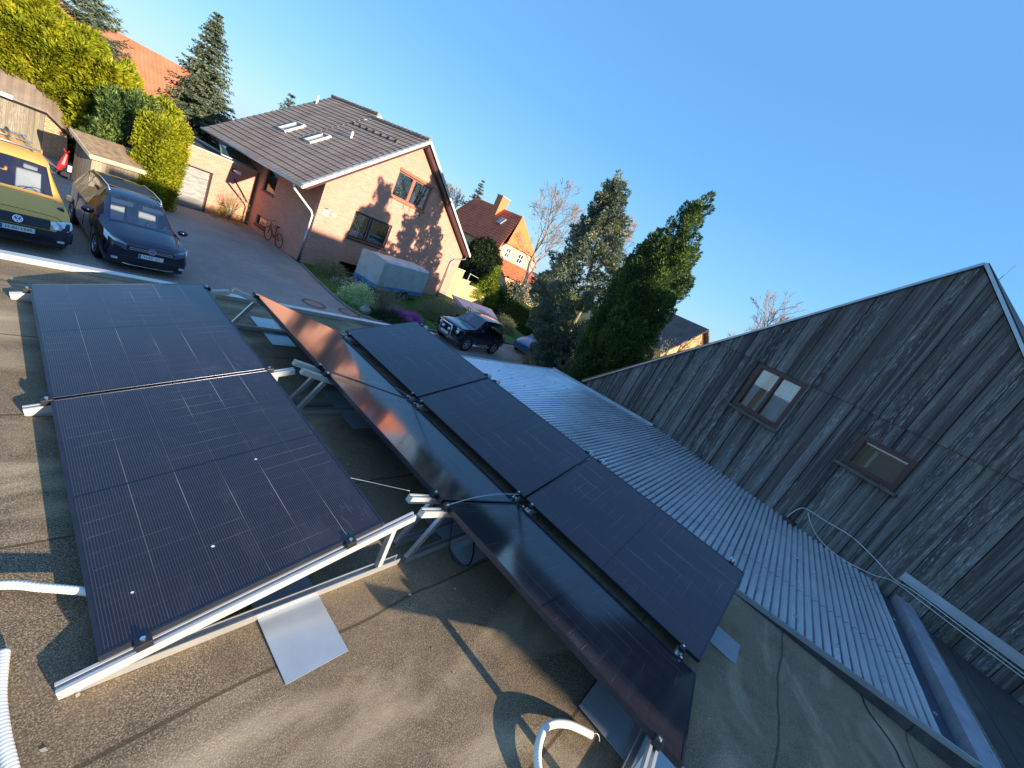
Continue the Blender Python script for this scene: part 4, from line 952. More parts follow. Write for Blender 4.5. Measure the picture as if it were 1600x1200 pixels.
def darkwell(t, x, y, r, sd):
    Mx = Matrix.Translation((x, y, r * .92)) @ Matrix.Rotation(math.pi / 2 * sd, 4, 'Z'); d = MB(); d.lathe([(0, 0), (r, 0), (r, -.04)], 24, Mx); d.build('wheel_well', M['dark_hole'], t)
def vw_emblem(t, loc, r, tilt):
    # ring with a V above a W
    Mx = Matrix.Translation(loc) @ Matrix.Rotation(tilt, 4, 'Y')
    mb = MB(); n = 28; vs = []
    for i in range(n):
        a = 2 * math.pi * i / n
        for rr_, d in ((r, 0), (r, .012), (r * .84, .012), (r * .84, 0)): vs.append(Mx @ Vector((d, rr_ * math.cos(a), rr_ * math.sin(a))))
    fs = []
    for i in range(n):
        b_ = 4 * i; c = 4 * ((i + 1) % n); fs += [(b_, c, c + 1, b_ + 1), (b_ + 1, c + 1, c + 2, b_ + 2), (b_ + 2, c + 2, c + 3, b_ + 3)]
    mb.add(vs, fs)
    def st(a, b_): mb.beam(Mx @ Vector((.006, a[0] * r, a[1] * r)), Mx @ Vector((.006, b_[0] * r, b_[1] * r)), r * .15, .012, Mx.to_3x3() @ Vector((1, 0, 0)))
    st((-.36, .76), (0, .12)); st((0, .12), (.36, .76)); st((-.76, .36), (-.34, -.74)); st((-.34, -.74), (0, -.06)); st((0, -.06), (.34, -.74)); st((.34, -.74), (.76, .36))
    o = mb.build('emblem', M['chrome'], t); b_ = MB(); b_.lathe([(0, -.004), (r * .9, -.004)], 24, Mx); b_.build('emblem_ground', M['plate_blue'], o); return o
def plate(t, x, z, s, tilt=0, half_bright=False):
    Mx = Matrix.Translation((x, 0, z)) @ Matrix.Rotation(tilt, 4, 'Y')
    o = MB().box((0, -.26, -.055), (.012, .26, .055), Mx).build('number_plate', simple('plate white', (.78, .78, .76), .4, 0, .03), t)
    MB().box((.0121, -.255, -.05), (.0135, -.215, .05), Mx).build('country_strip', M['plate_blue'], o)
    rm = Mx.to_3x3().to_4x4() @ Matrix(((0, 0, 1, 0), (1, 0, 0, 0), (0, 1, 0, 0), (0, 0, 0, 1))) 
    # text runs towards +y in the car frame seen from the front: mirrored so that it reads correctly
    text(s, .088, M['black'], o, Mx @ Vector((.0135, .02, 0)), rm, 'plate_lettering', .001)
def headlight(t, pts, m, name='headlight'):
    mb = MB(); n = len(pts); c = sum((Vector(p) for p in pts), Vector()) / n + Vector((.035, 0, .01))
    mb.add(list(pts) + [c], [(i, (i + 1) % n, n) for i in range(n)]); return mb.build(name, m, t, True)
def seats(t, xs, ys, z, m, h=.62):
    for x in xs:
        for y in ys:
            s_ = MB(); s_.prism([(-.05, 0), (.12, 0), (.02, h), (-.12, h)], y - .23, y + .23, lambda u, v, d: (x + u, d, z + v)); s_.box((x - .14, y - .12, z + h + .03), (x - .02, y + .12, z + h + .2)); s_.box((x + .12, y - .24, z - .12), (x + .55, y + .24, z + .06)); s_.build('seat', m, t, bevel=.03)

def sec(z0, zm, zb, zt, wb, wt, wm=None, cr=.03, low=.93):
    wm = wm or wb + .02
    return [(0, zt + cr), (wt * .55, zt + cr * .72), (wt * .93, zt), (wt, zt - .035), (wb, zb), (wm, zm), (wm - .01, z0 + .16), (wm * low, z0)]

# --- dark people carrier (front towards us)
t = E('people_carrier', 'midnight blue people carrier with roof rails and alloy wheels parked nose towards the viewer', 'car', (2.58, 14.68, G), R(-90 + 4), 'cars parked in the yard')
st = [(2.20, sec(.22, .48, .62, .66, .52, .44, .60)), (2.12, sec(.20, .5, .70, .74, .74, .60, .80)), (1.90, sec(.19, .52, .80, .86, .82, .66, .885)), (1.45, sec(.19, .55, .90, .98, .85, .68, .90)), (1.15, sec(.19, .55, .95, 1.06, .86, .70, .90, .02)),
      (.42, sec(.19, .55, .99, 1.54, .87, .60, .90, .03)), (-.05, sec(.19, .55, 1.0, 1.62, .87, .61, .90)), (-.12, sec(.19, .55, 1.0, 1.625, .87, .61, .90)), (-.95, sec(.19, .55, 1.0, 1.64, .87, .61, .90)), (-1.03, sec(.19, .55, 1.0, 1.64, .87, .61, .90)), (-1.75, sec(.19, .55, 1.02, 1.60, .86, .60, .90)), (-2.02, sec(.20, .55, 1.02, 1.50, .84, .57, .88)), (-2.17, sec(.24, .55, .98, 1.02, .80, .70, .85))]
gl = {(4, 0): 'ws', (4, 1): 'ws', (5, 3): 'side', (7, 3): 'side', (9, 3): 'side', (4, 2): 'body', (11, 0): 'rw', (11, 1): 'rw'}
parts, rows = car_body(t, st, gl, M['p_navy'])
for x in (1.30, -1.38):
    for sd in (1, -1):
        darkwell(t, x, sd * .895, .36, sd); wheel(t, x, sd * .80, .33, .215, 5, sd)
o = MB(); 
for zz in (.70, .655): o.box((2.145 - (.70 - zz) * -.3, -.46, zz), (2.215, .46, zz + .016))
gr = o.build('grille_bars', M['chrome'], t); MB().box((2.10, -.50, .635), (2.195, .50, .735)).build('grille', M['black'], t)
o = MB(); o.box((2.12, -.62, .30), (2.226, .62, .47)); o.build('lower_grille', M['black'], t, bevel=.02); o = MB(); o.tube([(2.05, -.82, .36), (2.15, -.66, .262), (2.236, -.4, .245), (2.236, .4, .245), (2.15, .66, .262), (2.05, .82, .36)], .011, 6); o.build('bumper_trim', M['chrome'], t)
vw_emblem(t, (2.222, 0, .695), .078, R(-12)); plate(t, 2.232, .53, 'H XP 151')
for sd in (1, -1):
    headlight(t, [(2.14, sd * .48, .66), (2.17, sd * .5, .76), (1.95, sd * .80, .875), (1.74, sd * .875, .93), (1.84, sd * .885, .79), (2.03, sd * .80, .66)], M['lens'])
    o = MB(); o.box((2.06, sd * .70 - .06, .33), (2.20, sd * .70 + .06, .38)); o.build('fog_lamp', M['lens'], t)
    o = MB(); o.lathe([(0, -.05), (.075, -.03), (.09, .03), (.06, .075), (0, .085)], 14, Matrix.Translation((.80, sd * 1.02, 1.06)) @ Matrix.Diagonal((1, 1.45, 1, 1))); o.build('door_mirror', M['p_navy'], t, True)
    o = MB(); o.tube([(.28, sd * .56, 1.60), (.15, sd * .57, 1.68), (-.6, sd * .575, 1.71), (-1.45, sd * .57, 1.68), (-1.6, sd * .56, 1.62)], .017, 7); o.build('roof_rail', M['chrome'], t, True)
    o = MB(); o.box((.50, sd * .34 - .24, 1.36), (.52, sd * .34 + .24, 1.47), Matrix.Translation((.0, 0, .0))); o.build('sun_visor', M['white'], t)
seats(t, (.05, -.9), (.38, -.38), .75, M['seat']); MB().box((.62, -.78, .80), (1.35, .78, .95)).build('dashboard', M['bumper'], t)
o = MB(); o.lathe([(.18, 0), (.195, .012), (.18, .024), (.165, .012), (.18, 0)], 20, Matrix.Translation((.62, .38, 1.0)) @ Matrix.Rotation(R(25), 4, 'Y')); o.build('steering_wheel', M['black'], t)
MB().box((-1.2, -.55, 1.655), (-.1, .55, 1.672)).build('glass_roof', M['black'], t)

def seams(t, rows, xs, js, handles=()):
    for x in xs:
        i = min(range(len(rows)), key=lambda k: abs(rows[k][0] - x)); p = rows[i][1]
        for sd in (1, -1):
            pts = [(rows[i][0], sd * (p[j][0] + .002), p[j][1]) for j in range(js[0], js[1])]; MB().tube(pts, .006, 4).build('door_gap', M['black'], t)
    for hx in handles:
        i = min(range(len(rows)), key=lambda k: abs(rows[k][0] - hx)); p = rows[i][1]; y = p[4][0] * .6 + p[5][0] * .4; z = p[4][1] - .07
        for sd in (1, -1): MB().box((hx - .08, sd * y - .012, z - .012), (hx + .08, sd * y + .028, z + .012)).build('door_handle', M['bumper'], t)
def bonnet_gap(t, rows, x, js=4):
    i = min(range(len(rows)), key=lambda k: abs(rows[k][0] - x)); p = rows[i][1]
    pts = [(rows[i][0], p[j][0], p[j][1] + .002) for j in range(js - 1, 0, -1)] + [(rows[i][0], 0, p[0][1] + .002)] + [(rows[i][0], -p[j][0], p[j][1] + .002) for j in range(1, js)]
    MB().tube(pts, .006, 4).build('bonnet_gap', M['black'], t)
seams(t, rows, (.75, -.10, -1.02), (4, 8), (.05, -.85)); bonnet_gap(t, rows, 2.08); bonnet_gap(t, rows, 1.2)
# --- yellow van
t = E('yellow_van', 'yellow delivery van with dark bumper and plate H AL 1399 at the left edge', 'van', (.20, 14.72, G), R(-90 + 6), 'cars parked in the yard')
st = [(2.18, sec(.25, .45, .60, .64, .70, .60, .74)), (2.12, sec(.22, .5, .72, .80, .80, .64, .84)), (2.02, sec(.20, .52, .80, .90, .84, .66, .87)), (1.75, sec(.19, .55, .95, 1.04, .86, .68, .90)), (1.32, sec(.19, .55, 1.05, 1.20, .86, .70, .90, .02)),
      (.66, sec(.19, .55, 1.12, 1.72, .88, .66, .91, .03)), (.30, sec(.19, .55, 1.12, 1.80, .88, .70, .91, .04)), (.22, sec(.19, .55, 1.12, 1.81, .88, .70, .91, .04)), (-.5, sec(.19, .55, 1.12, 1.83, .88, .70, .91, .04)), (-.62, sec(.19, .55, 1.12, 1.83, .88, .70, .91, .04)), (-1.9, sec(.19, .55, 1.12, 1.82, .88, .70, .91, .04)), (-2.15, sec(.22, .55, 1.1, 1.74, .86, .68, .9, .03)), (-2.2, sec(.24, .55, 1.1, 1.70, .84, .66, .88, .03))]
parts, rows = car_body(t, st, {(4, 0): 'ws', (4, 1): 'ws', (5, 3): 'side', (7, 3): 'side', (11, 0): 'rw'}, M['p_yellow'], (0, 1), M['bumper'], 3)
for x in (1.32, -1.36):
    for sd in (1, -1): darkwell(t, x, sd * .905, .355, sd); wheel(t, x, sd * .81, .32, .2, 5, sd)
o = MB(); o.prism([(2.10, .30), (2.235, .34), (2.245, .56), (2.16, .62)], -.86, .86, lambda u, v, d: (u - .10 * (abs(d) > .8), d, v)); o.prism([(2.155, .621), (2.20, .625), (2.13, .835), (2.04, .84)], -.50, .50, lambda u, v, d: (u, d, v)); o.prism([(2.0, .30), (2.10, .34), (2.12, .60), (2.02, .64)], -.90, .90, lambda u, v, d: (u, d, v))
bo = o.build('bumper', M['bumper'], t, bevel=.015)
o = MB()
for z in (.66, .70, .77): o.box((2.18 - (z - .6) * .32, -.48, z), (2.205 - (z - .6) * .32, .48, z + .012))
for z in (.36, .40, .44): o.box((2.23, -.6, z), (2.256, .6, z + .012))
o.build('grille_slat', M['black'], bo)
vw_emblem(t, (2.185, 0, .735), .078, R(-20)); plate(t, 2.245, .535, 'H AL 1399')
for sd in (1, -1):
    headlight(t, [(2.19, sd * .50, .66), (2.16, sd * .50, .82), (2.05, sd * .72, .85), (1.96, sd * .87, .84), (2.02, sd * .895, .70), (2.14, sd * .80, .64)], M['lens'])
    MB().box((2.20, sd * .68 - .06, .37), (2.255, sd * .68 + .06, .41)).build('fog_lamp', M['lens'], t)
    o = MB(); o.box((1.0, sd * .96 - .07, 1.12), (1.10, sd * .96 + .07, 1.30)); o.build('door_mirror', M['bumper'], t, bevel=.03)
seats(t, (.35,), (.42, -.42), .85, M['seat'], .6); MB().box((.9, -.78, .9), (1.7, .78, 1.05)).build('dashboard', M['bumper'], t)
o = MB(); o.lathe([(.18, 0), (.195, .012), (.18, .024), (.165, .012), (.18, 0)], 20, Matrix.Translation((.92, .42, 1.1)) @ Matrix.Rotation(R(35), 4, 'Y')); o.build('steering_wheel', M['black'], t)
# rack things on the van roof
o = MB(); 
for y in (-.5, .5): o.tube([(.1, y, 1.9), (-1.6, y, 1.92)], .018, 6)
for x in (0, -.8, -1.5): o.tube([(x, -.6, 1.93), (x, .6, 1.93)], .018, 6)
o.build('roof_rack', M['zinc'], t, True)
o = MB(); o.tube([(-.1, -.35, 1.99), (-1.7, -.3, 1.98)], .035, 8); o.tube([(-.3, -.1, 1.99), (-1.75, -.2, 1.98)], .03, 8); o.tube([(-.2, .2, 1.98), (-1.5, .25, 1.98)], .03, 8); o.build('rack_load', M['shed_wood'], t, True)

seams(t, rows, (.95, .25, -.9), (4, 8), (.4,)); bonnet_gap(t, rows, 2.0); bonnet_gap(t, rows, 1.38)
# --- black off-roader (nose towards -x)
t = E('off_roader', 'small black three door off-roader with chrome bull bar on the driveway', 'off-roader', (14.82, 11.42, G), R(184), 'cars parked in the yard')
def sec2(z0, zb, zt, wb, wt, wm, cr=.02): return [(0, zt + cr), (wt * .55, zt + cr * .8), (wt * .95, zt), (wt, zt - .03), (wb, zb), (wm, zb - .12), (wm, z0 + .12), (wm * .95, z0)]
st = [(1.78, sec2(.46, .92, .95, .74, .68, .76)), (1.72, sec2(.44, .96, 1.01, .77, .72, .79)), (1.1, sec2(.42, .98, 1.06, .79, .74, .81)), (.72, sec2(.42, 1.0, 1.12, .79, .72, .82)), (.12, sec2(.42, 1.03, 1.58, .80, .60, .82, .03)), (-.02, sec2(.42, 1.03, 1.61, .80, .61, .82, .03)),
      (-.62, sec2(.42, 1.03, 1.63, .80, .61, .82, .03)), (-.70, sec2(.42, 1.03, 1.63, .80, .61, .82, .03)), (-1.35, sec2(.42, 1.03, 1.60, .80, .60, .82, .03)), (-1.48, sec2(.42, 1.03, 1.56, .79, .58, .82)), (-1.80, sec2(.45, .98, 1.06, .77, .68, .80)), (-1.86, sec2(.46, .9, .98, .74, .66, .78))]
parts, rows = car_body(t, st, {(3, 0): 'ws', (3, 1): 'ws', (4, 3): 'body', (5, 3): 'side', (7, 3): 'side', (9, 0): 'rw', (9, 1): 'rw', (3, 3): 'side2'}, M['p_black'], sub=3)
for x in (1.12, -1.10):
    for sd in (1, -1): darkwell(t, x, sd * .815, .40, sd); wheel(t, x, sd * .745, .355, .20, 5, sd); arch(t, x, sd * .83, .40, M['bumper'], .07, sd)
for sd in (1, -1):
    o = MB(); o.tube([(.70, sd * .86, .34), (-.66, sd * .86, .34)], .032, 8); o.tube([(.5, sd * .7, .45), (.5, sd * .86, .34)], .02, 6); o.build('side_step', M['chrome'], t, True)
    o = MB(); Mx = Matrix.Translation((1.775, sd * .56, .80)); o.lathe([(0, .05), (.07, .04), (.095, .01), (.095, -.02)], 18, Mx); h_ = o.build('headlight', M['lens'], t, True); o = MB(); o.lathe([(.095, -.02), (.115, .02), (.098, .03)], 18, Mx); o.build('bezel', M['chrome'], h_, True)
    MB().box((1.77, sd * .58 - .11, .915), (1.805, sd * .58 + .11, .965)).build('indicator', M['lens'], t, bevel=.01)
    MB().box((1.55, sd * .815 - .01, .86), (1.63, sd * .815 + .012, .89)).build('side_lamp', M['amber'], t)
    MB().box((.42, sd * .93 - .08, 1.10), (.50, sd * .93 + .08, 1.22)).build('door_mirror', M['black'], t, bevel=.02)
    MB().box((-1.875, sd * .62 - .06, .80), (-1.85, sd * .62 + .06, .96)).build('tail_lamp', simple('red lens', (.5, .02, .02), .2), t)
o = MB(); o.box((1.765, -.44, .68), (1.795, .44, .90)); 
g_ = o.build('grille', M['black'], t); o = MB()
for k in range(12): o.box((1.795, -.42 + k * .073, .69), (1.80, -.40 + k * .073, .89))
o.build('grille_bar', M['bumper'], g_)
MB().box((1.80, -.80, .50), (1.92, .80, .60)).build('bumper', M['bumper'], t, bevel=.02)
o = MB(); o.tube([(1.93, -.36, .42), (1.98, -.38, .55), (2.00, -.36, .88), (1.99, -.30, .97), (1.99, .30, .97), (2.0, .36, .88), (1.98, .38, .55), (1.93, .36, .42), (1.93, -.36, .42)], .032, 9); o.build('bull_bar', M['chrome'], t, True)
for y in (-.2, .2):
    o = MB(); o.lathe([(0, .06), (.07, .05), (.075, .0), (.05, -.06)], 16, Matrix.Translation((1.96, y, .76))); o.build('spot_lamp', M['lens'], t, True)
plate(t, 2.0, .56, 'H NL 72')
o = MB(); o.beam((.74, -.5, 1.135), (.68, .05, 1.17), .02, .012); o.beam((.74, .1, 1.135), (.68, .6, 1.17), .02, .012); o.build('wiper', M['black'], t)
seats(t, (-.15,), (.36, -.36), .85, M['bumper'], .5)
seams(t, rows, (.62, -.66), (4, 8), (-.45,)); bonnet_gap(t, rows, 1.74); bonnet_gap(t, rows, .80)
# --- blue car behind
t = E('blue_saloon', 'low blue car with large slanted windscreen half hidden by the blue green tree', 'car', (21.6, 11.75, G), R(180 + 14), 'cars parked in the yard')
st = [(2.15, sec(.25, .45, .58, .62, .60, .5, .66)), (2.05, sec(.22, .5, .66, .70, .78, .62, .82)), (1.5, sec(.20, .52, .80, .86, .82, .66, .86)), (.95, sec(.19, .55, .88, .98, .84, .68, .87, .02)), (.1, sec(.19, .55, .92, 1.36, .84, .56, .87)), (-.1, sec(.19, .55, .93, 1.40, .84, .56, .87)), (-.75, sec(.19, .55, .93, 1.41, .84, .56, .87)), (-.85, sec(.19, .55, .93, 1.40, .84, .56, .87)), (-1.3, sec(.19, .55, .93, 1.28, .84, .56, .87)), (-1.7, sec(.2, .55, .92, .98, .82, .66, .86)), (-2.2, sec(.24, .55, .85, .90, .76, .6, .8))]
car_body(t, st, {(3, 0): 'ws', (3, 1): 'ws', (5, 3): 'side', (7, 3): 'side', (8, 0): 'rw', (8, 1): 'rw'}, M['p_blue'], sub=3)
for x in (1.3, -1.3):
    for sd in (1, -1): darkwell(t, x, sd * .865, .35, sd); wheel(t, x, sd * .77, .31, .2, 5, sd)
for sd in (1, -1): headlight(t, [(2.12, sd * .42, .58), (2.10, sd * .45, .68), (1.9, sd * .72, .75), (1.85, sd * .80, .68), (2.03, sd * .70, .57)], M['lens'])

# --- tarpaulin trailer
t = E('tarp_trailer', 'box trailer under a grey green tarpaulin on the lawn by the house wall', 'trailer', (13.65, 17.25, G), R(196))
tm = simple('grey green tarpaulin', (.44, .48, .46), .55, 0, .14, 2.5, .6, 5)
g = MB(); L_, W_, H0, H1 = 1.95, .78, .62, 1.95; N = 26; vs = []; fs = []
ring = [(-W_, H0), (-W_ - .01, 1.2), (-W_, H1 - .08), (-W_ + .12, H1), (0, H1 + .03), (W_ - .12, H1), (W_, H1 - .08), (W_ + .01, 1.2), (W_, H0)]
rt = random.Random(3)
for i in range(N + 1):
    x = -L_ + 2 * L_ * i / N; sag = .018 * math.cos(i * math.pi / 3.25)
    for j, (y, z) in enumerate(ring): vs.append((x, y * (1 + .02 * math.sin(i * .9 + j)) + rt.uniform(-.006, .006), z + (sag if 2 < j < 6 else 0)))
k = len(ring)
for i in range(N):
    for j in range(k - 1): fs.append((i * k + j, i * k + j + 1, (i + 1) * k + j + 1, (i + 1) * k + j))
fs += [tuple(range(k)), tuple(N * k + j for j in range(k))[::-1]]
g.add(vs, fs); g.build('tarpaulin', tm, t, False)
bl = simple('blue trailer paint', (.04, .20, .45), .4)
g = MB(); g.box((-1.97, -.80, .44), (1.97, .80, .66)); g.build('body', bl, t, bevel=.01)
g = MB(); g.beam((1.9, -.6, .45), (3.0, 0, .45), .06, .08); g.beam((1.9, .6, .45), (3.0, 0, .45), .06, .08); g.box((2.9, -.04, .42), (3.25, .04, .50)); g.tube([(2.75, .12, .05), (2.75, .12, .75)], .03, 8); g.build('drawbar', M['zinc'], t)
for sd in (1, -1): wheel(t, -.25, sd * .86, .30, .16, 5, sd); arch(t, -.25, sd * .93, .34, M['zinc'], .03, sd, 'mudguard')
g = MB(); g.box((-2.08, -.8, .38), (-1.98, .8, .48)); g.build('rear_bar', bl, t)
MB().box((-2.09, -.72, .40), (-2.081, -.5, .47)).build('tail_lamp', simple('red lens', (.5, .02, .02), .2), t)

# --- bicycle by the side wall
t = E('bicycle', 'black bicycle leaning on the shaded side wall of the brick house', 'bicycle', (9.15, 21.35, G), R(98))
def tor(x, r, rr, m, nm, par):
    g = MB(); pts = [(x + r * math.cos(a), 0, r + .0 + r * math.sin(a)) for a in [2 * math.pi * k / 32 for k in range(33)]]; g.tube(pts, rr, 6, False); return g.build(nm, m, par, True)
for x in (.55, -.52):
    o = tor(x, .34, .02, M['tyre'], 'wheel', t); g = MB()
    for k in range(14): a = 2 * math.pi * k / 14; g.tube([(x, 0, .34), (x + .33 * math.cos(a), 0, .34 + .33 * math.sin(a))], .002, 3)
    g.build('spokes', M['steel'], o)
g = MB()
for a, b_ in (((.55, 0, .34), (.40, 0, .95)), ((.42, 0, .85), (-.05, 0, .32)), ((.41, 0, .90), (-.18, 0, .78)), ((-.05, 0, .32), (-.20, 0, .90)), ((-.05, 0, .32), (-.52, 0, .34)), ((-.17, 0, .76), (-.52, 0, .34))): g.tube([a, b_], .018, 7)
g.build('bicycle_frame', M['black'], t, True)
MB().tube([(.30, -.28, 1.06), (.42, -.18, 1.08), (.40, 0, 1.02), (.42, .18, 1.08), (.30, .28, 1.06)], .014, 6).build('handlebar', M['black'], t, True)
g = MB(); g.box((-.32, -.07, .92), (-.08, .07, .97)); g.build('saddle', M['black'], t, bevel=.02)
g = MB(); g.tube([(-.05, -.08, .32), (-.05, -.08, .16)], .01, 5); g.tube([(-.05, .08, .32), (-.05, .08, .48)], .01, 5); g.build('pedals', M['black'], t)
t.rotation_euler[0] = R(-6)
# --- small red balance bike / bits by the outbuilding
t = E('red_trolley', 'small bright red hand trolley in the gap between van and shed', 'trolley', (1.88, 22.0, G), R(20))
rd = simple('bright red', (.55, .015, .02), .4)
g = MB(); g.tube([(-.14, 0, .22), (-.02, 0, .45), (.05, 0, .85)], [.05, .12, .05], 8); g.tube([(.03, -.16, 1.0), (.05, 0, .85), (.03, .16, 1.0)], .02, 6); g.build('body', rd, t, bevel=.04)
for y in (-.16, .16):
    g = MB(); g.lathe([(0, -.03), (.13, -.03), (.13, .03), (0, .03)], 14, Matrix.Translation((0, y, .13)) @ Matrix.Rotation(math.pi / 2, 4, 'Z')); g.build('wheel', M['tyre'], t)
g = MB(); g.box((.0, -.30, .30), (.10, -.24, .52)); g.build('panel', M['white'], t)
# manholes and stone
def manhole(x, y, label):
    t = E('manhole_cover', label, 'manhole cover', (x, y, G), 0, 'manhole covers in the driveway')
    MB().lathe([(0, .012), (.30, .012), (.31, .006)], 28, ZM).build('cover', simple('worn iron cover', (.22, .19, .17), .6, .2, .2, 20, .5), t)
    g = MB()
    for k in range(24):
        a = 2 * math.pi * k / 24; g.box((.33, -.04, 0), (.44, .04, .010), Matrix.Rotation(a, 4, 'Z'))
    g.build('brick_ring', simple('ring of clinker', (.20, .11, .09), .85, 0, .2, 9), t)
manhole(7.65, 13.0, 'round manhole cover in a brick ring on the open driveway'); manhole(9.0, 12.75, 'darker manhole cover beside the lawn kerb')
def stone(x, y, r, label):
    bm = bmesh.new(); bmesh.ops.create_icosphere(bm, subdivisions=3, radius=r)
    rs = random.Random(int(x * 100))
    from mathutils import noise
    for v in bm.verts: v.co *= 1 + .35 * noise.noise(v.co * (1.8 / r) * .5 + Vector((x, y, 0))); v.co.z *= .6
    me = D.meshes.new('boulder'); bm.to_mesh(me); bm.free(); me.materials.append(simple('grey boulder', (.24, .23, .21), .9, 0, .3, 8, .6)); [setattr(p, 'use_smooth', True) for p in me.polygons]
    o = D.objects.new('boulder', me); COL.objects.link(o); o.location = (x, y, G + r * .3); prop(o, label, 'boulder')
stone(9.95, 13.25, .28, 'grey boulder at the lawn corner beside the manhole')
# ------------------------------------------------------------------ vegetation
def trunk(t, h, r, lean=(0, 0), name='trunk', m=None):
    MB().tube([(0, 0, -.05), (lean[0] * .3, lean[1] * .3, h * .35), (lean[0], lean[1], h)], [r, r * .7, r * .12], 9).build(name, m or M['trunk'], t, True)
def crown_noise(P, rng, k=6, amp=.3):
    F = rng.normal(size=(k, 3)) * 2.2; ph = rng.uniform(0, 6.28, k)
    return 1 + amp * np.mean([np.sin(P @ F[i] + ph[i]) for i in range(k)], axis=0) * math.sqrt(k) * .7
def fir(name, label, loc, h, rad, rng, m, cat='spruce', base=.06, nb=26, per=9, droop=.35, leaf=(.16, .05), taper=1.0, group=None, dens=1.0, kind=None, prof=None, gap=0.0, inner=.12, lean=(0, 0)):
    """conifer: whorled branches carrying sprays of needles"""
    t = E(name, label, cat, loc, 0, group); trunk(t, h * .97, .022 * h + .03, lean)
    V = []; Br = MB()
    for i in range(nb):
        f = base + (1 - base) * (i + rng.uniform(-.3, .3)) / nb; f = min(max(f, base), .985); z = f * h
        L0 = rad * ((1 - f) ** taper) if prof is None else rad * prof(f)
        for k in range(per):
            if rng.uniform() < gap: continue
            a = 2 * math.pi * (k / per) + i * 1.3 + rng.uniform(-.3, .3); L = L0 * rng.uniform(.62, 1.2) + .04 * h * .2
            d = np.array([math.cos(a), math.sin(a), rng.uniform(-.1, .15)]); ns = max(3, int(L / .11 * dens))
            s_ = np.linspace(inner, 1, ns); Pc = np.array([0, 0, z]) + np.outer(s_ * L, d); Pc[:, 2] += -droop * L * s_ ** 1.6 + .10 * L * np.clip(s_ - .7, 0, 1) * 3
            if L > .5 and i % 2 == 0: Br.tube([(0, 0, z), tuple(Pc[ns // 2]), tuple(Pc[-1])], [.02 + .006 * L, .012, .003], 4, False)
            side = np.cross(d, [0, 0, 1.]); side /= np.linalg.norm(side)
            for sg in (-1, 1):
                w_ = leaf[0] * (1.25 - .7 * s_) * (1 + .5 * L)
                m_ = 3
                for q in range(m_):
                    Dd = d * .55 + side * sg * rng.uniform(.5, 1.1, (ns, 1)) + np.array([0, 0, -.25]) + rng.normal(size=(ns, 3)) * .3
                    V.append(leaves(Pc + rng.normal(size=Pc.shape) * .02 * (1 + L), Dd, w_ * rng.uniform(.7, 1.3, ns), leaf[1] * rng.uniform(.7, 1.3, ns), rng))
    V = [v + np.array([lean[0], lean[1], 0]) * np.clip(v[:, :, 2:3] / h, 0, 1) ** 1.3 for v in V]
    V.append(np.array([lean[0], lean[1], 0]) + leaves(np.tile([0, 0, h * .96], (14, 1)) + rng.normal(size=(14, 3)) * .04, rng.normal(size=(14, 3)) * .4 + [0, 0, 1], .22, .05, rng))
    Br.build('limb', M['trunk'], t); quads_mesh('crown', np.concatenate(V), m, t); return t
def cypress(name, label, loc, h, rad, rng, m, n=26000, leaf=.15, lw=.06, prof=None, cat='cypress', up=1.1, lump=.28, group=None, sparse_top=0):
    """dense upright column of foliage clumps on ascending sprays"""
    t = E(name, label, cat, loc, 0, group); trunk(t, h * .96, .02 * h + .05)
    prof = prof or (lambda f: np.clip(1.08 * (1 - f) ** .55 * np.clip(f * 6 + .35, 0, 1), 0, 1))
    nc = n // 26; f = rng.uniform(.02, .99, nc) ** .9; a = rng.uniform(0, 6.283, nc)
    rr = rad * prof(f) * rng.uniform(.45, 1.0, nc) ** .5
    C = np.stack([rr * np.cos(a), rr * np.sin(a), f * h], 1); C[:, :2] *= crown_noise(C * .8, rng, 6, lump)[:, None]
    if sparse_top: keep = rng.uniform(size=nc) > sparse_top * np.clip((f - .65) / .35, 0, 1); C = C[keep]; a = a[keep]; nc = len(C)
    out = np.stack([np.cos(a), np.sin(a), np.zeros(nc)], 1)
    P = np.repeat(C, 26, 0) + rng.normal(size=(nc * 26, 3)) * np.array([.11, .11, .17]) * (rad * .45 + .35)
    Dd = np.repeat(out, 26, 0) * .6 + np.array([0, 0, up]) + rng.normal(size=(nc * 26, 3)) * .55
    quads_mesh('crown', leaves(P, Dd, leaf * rng.uniform(.6, 1.4, len(P)), lw * rng.uniform(.6, 1.4, len(P)), rng), m, t); return t
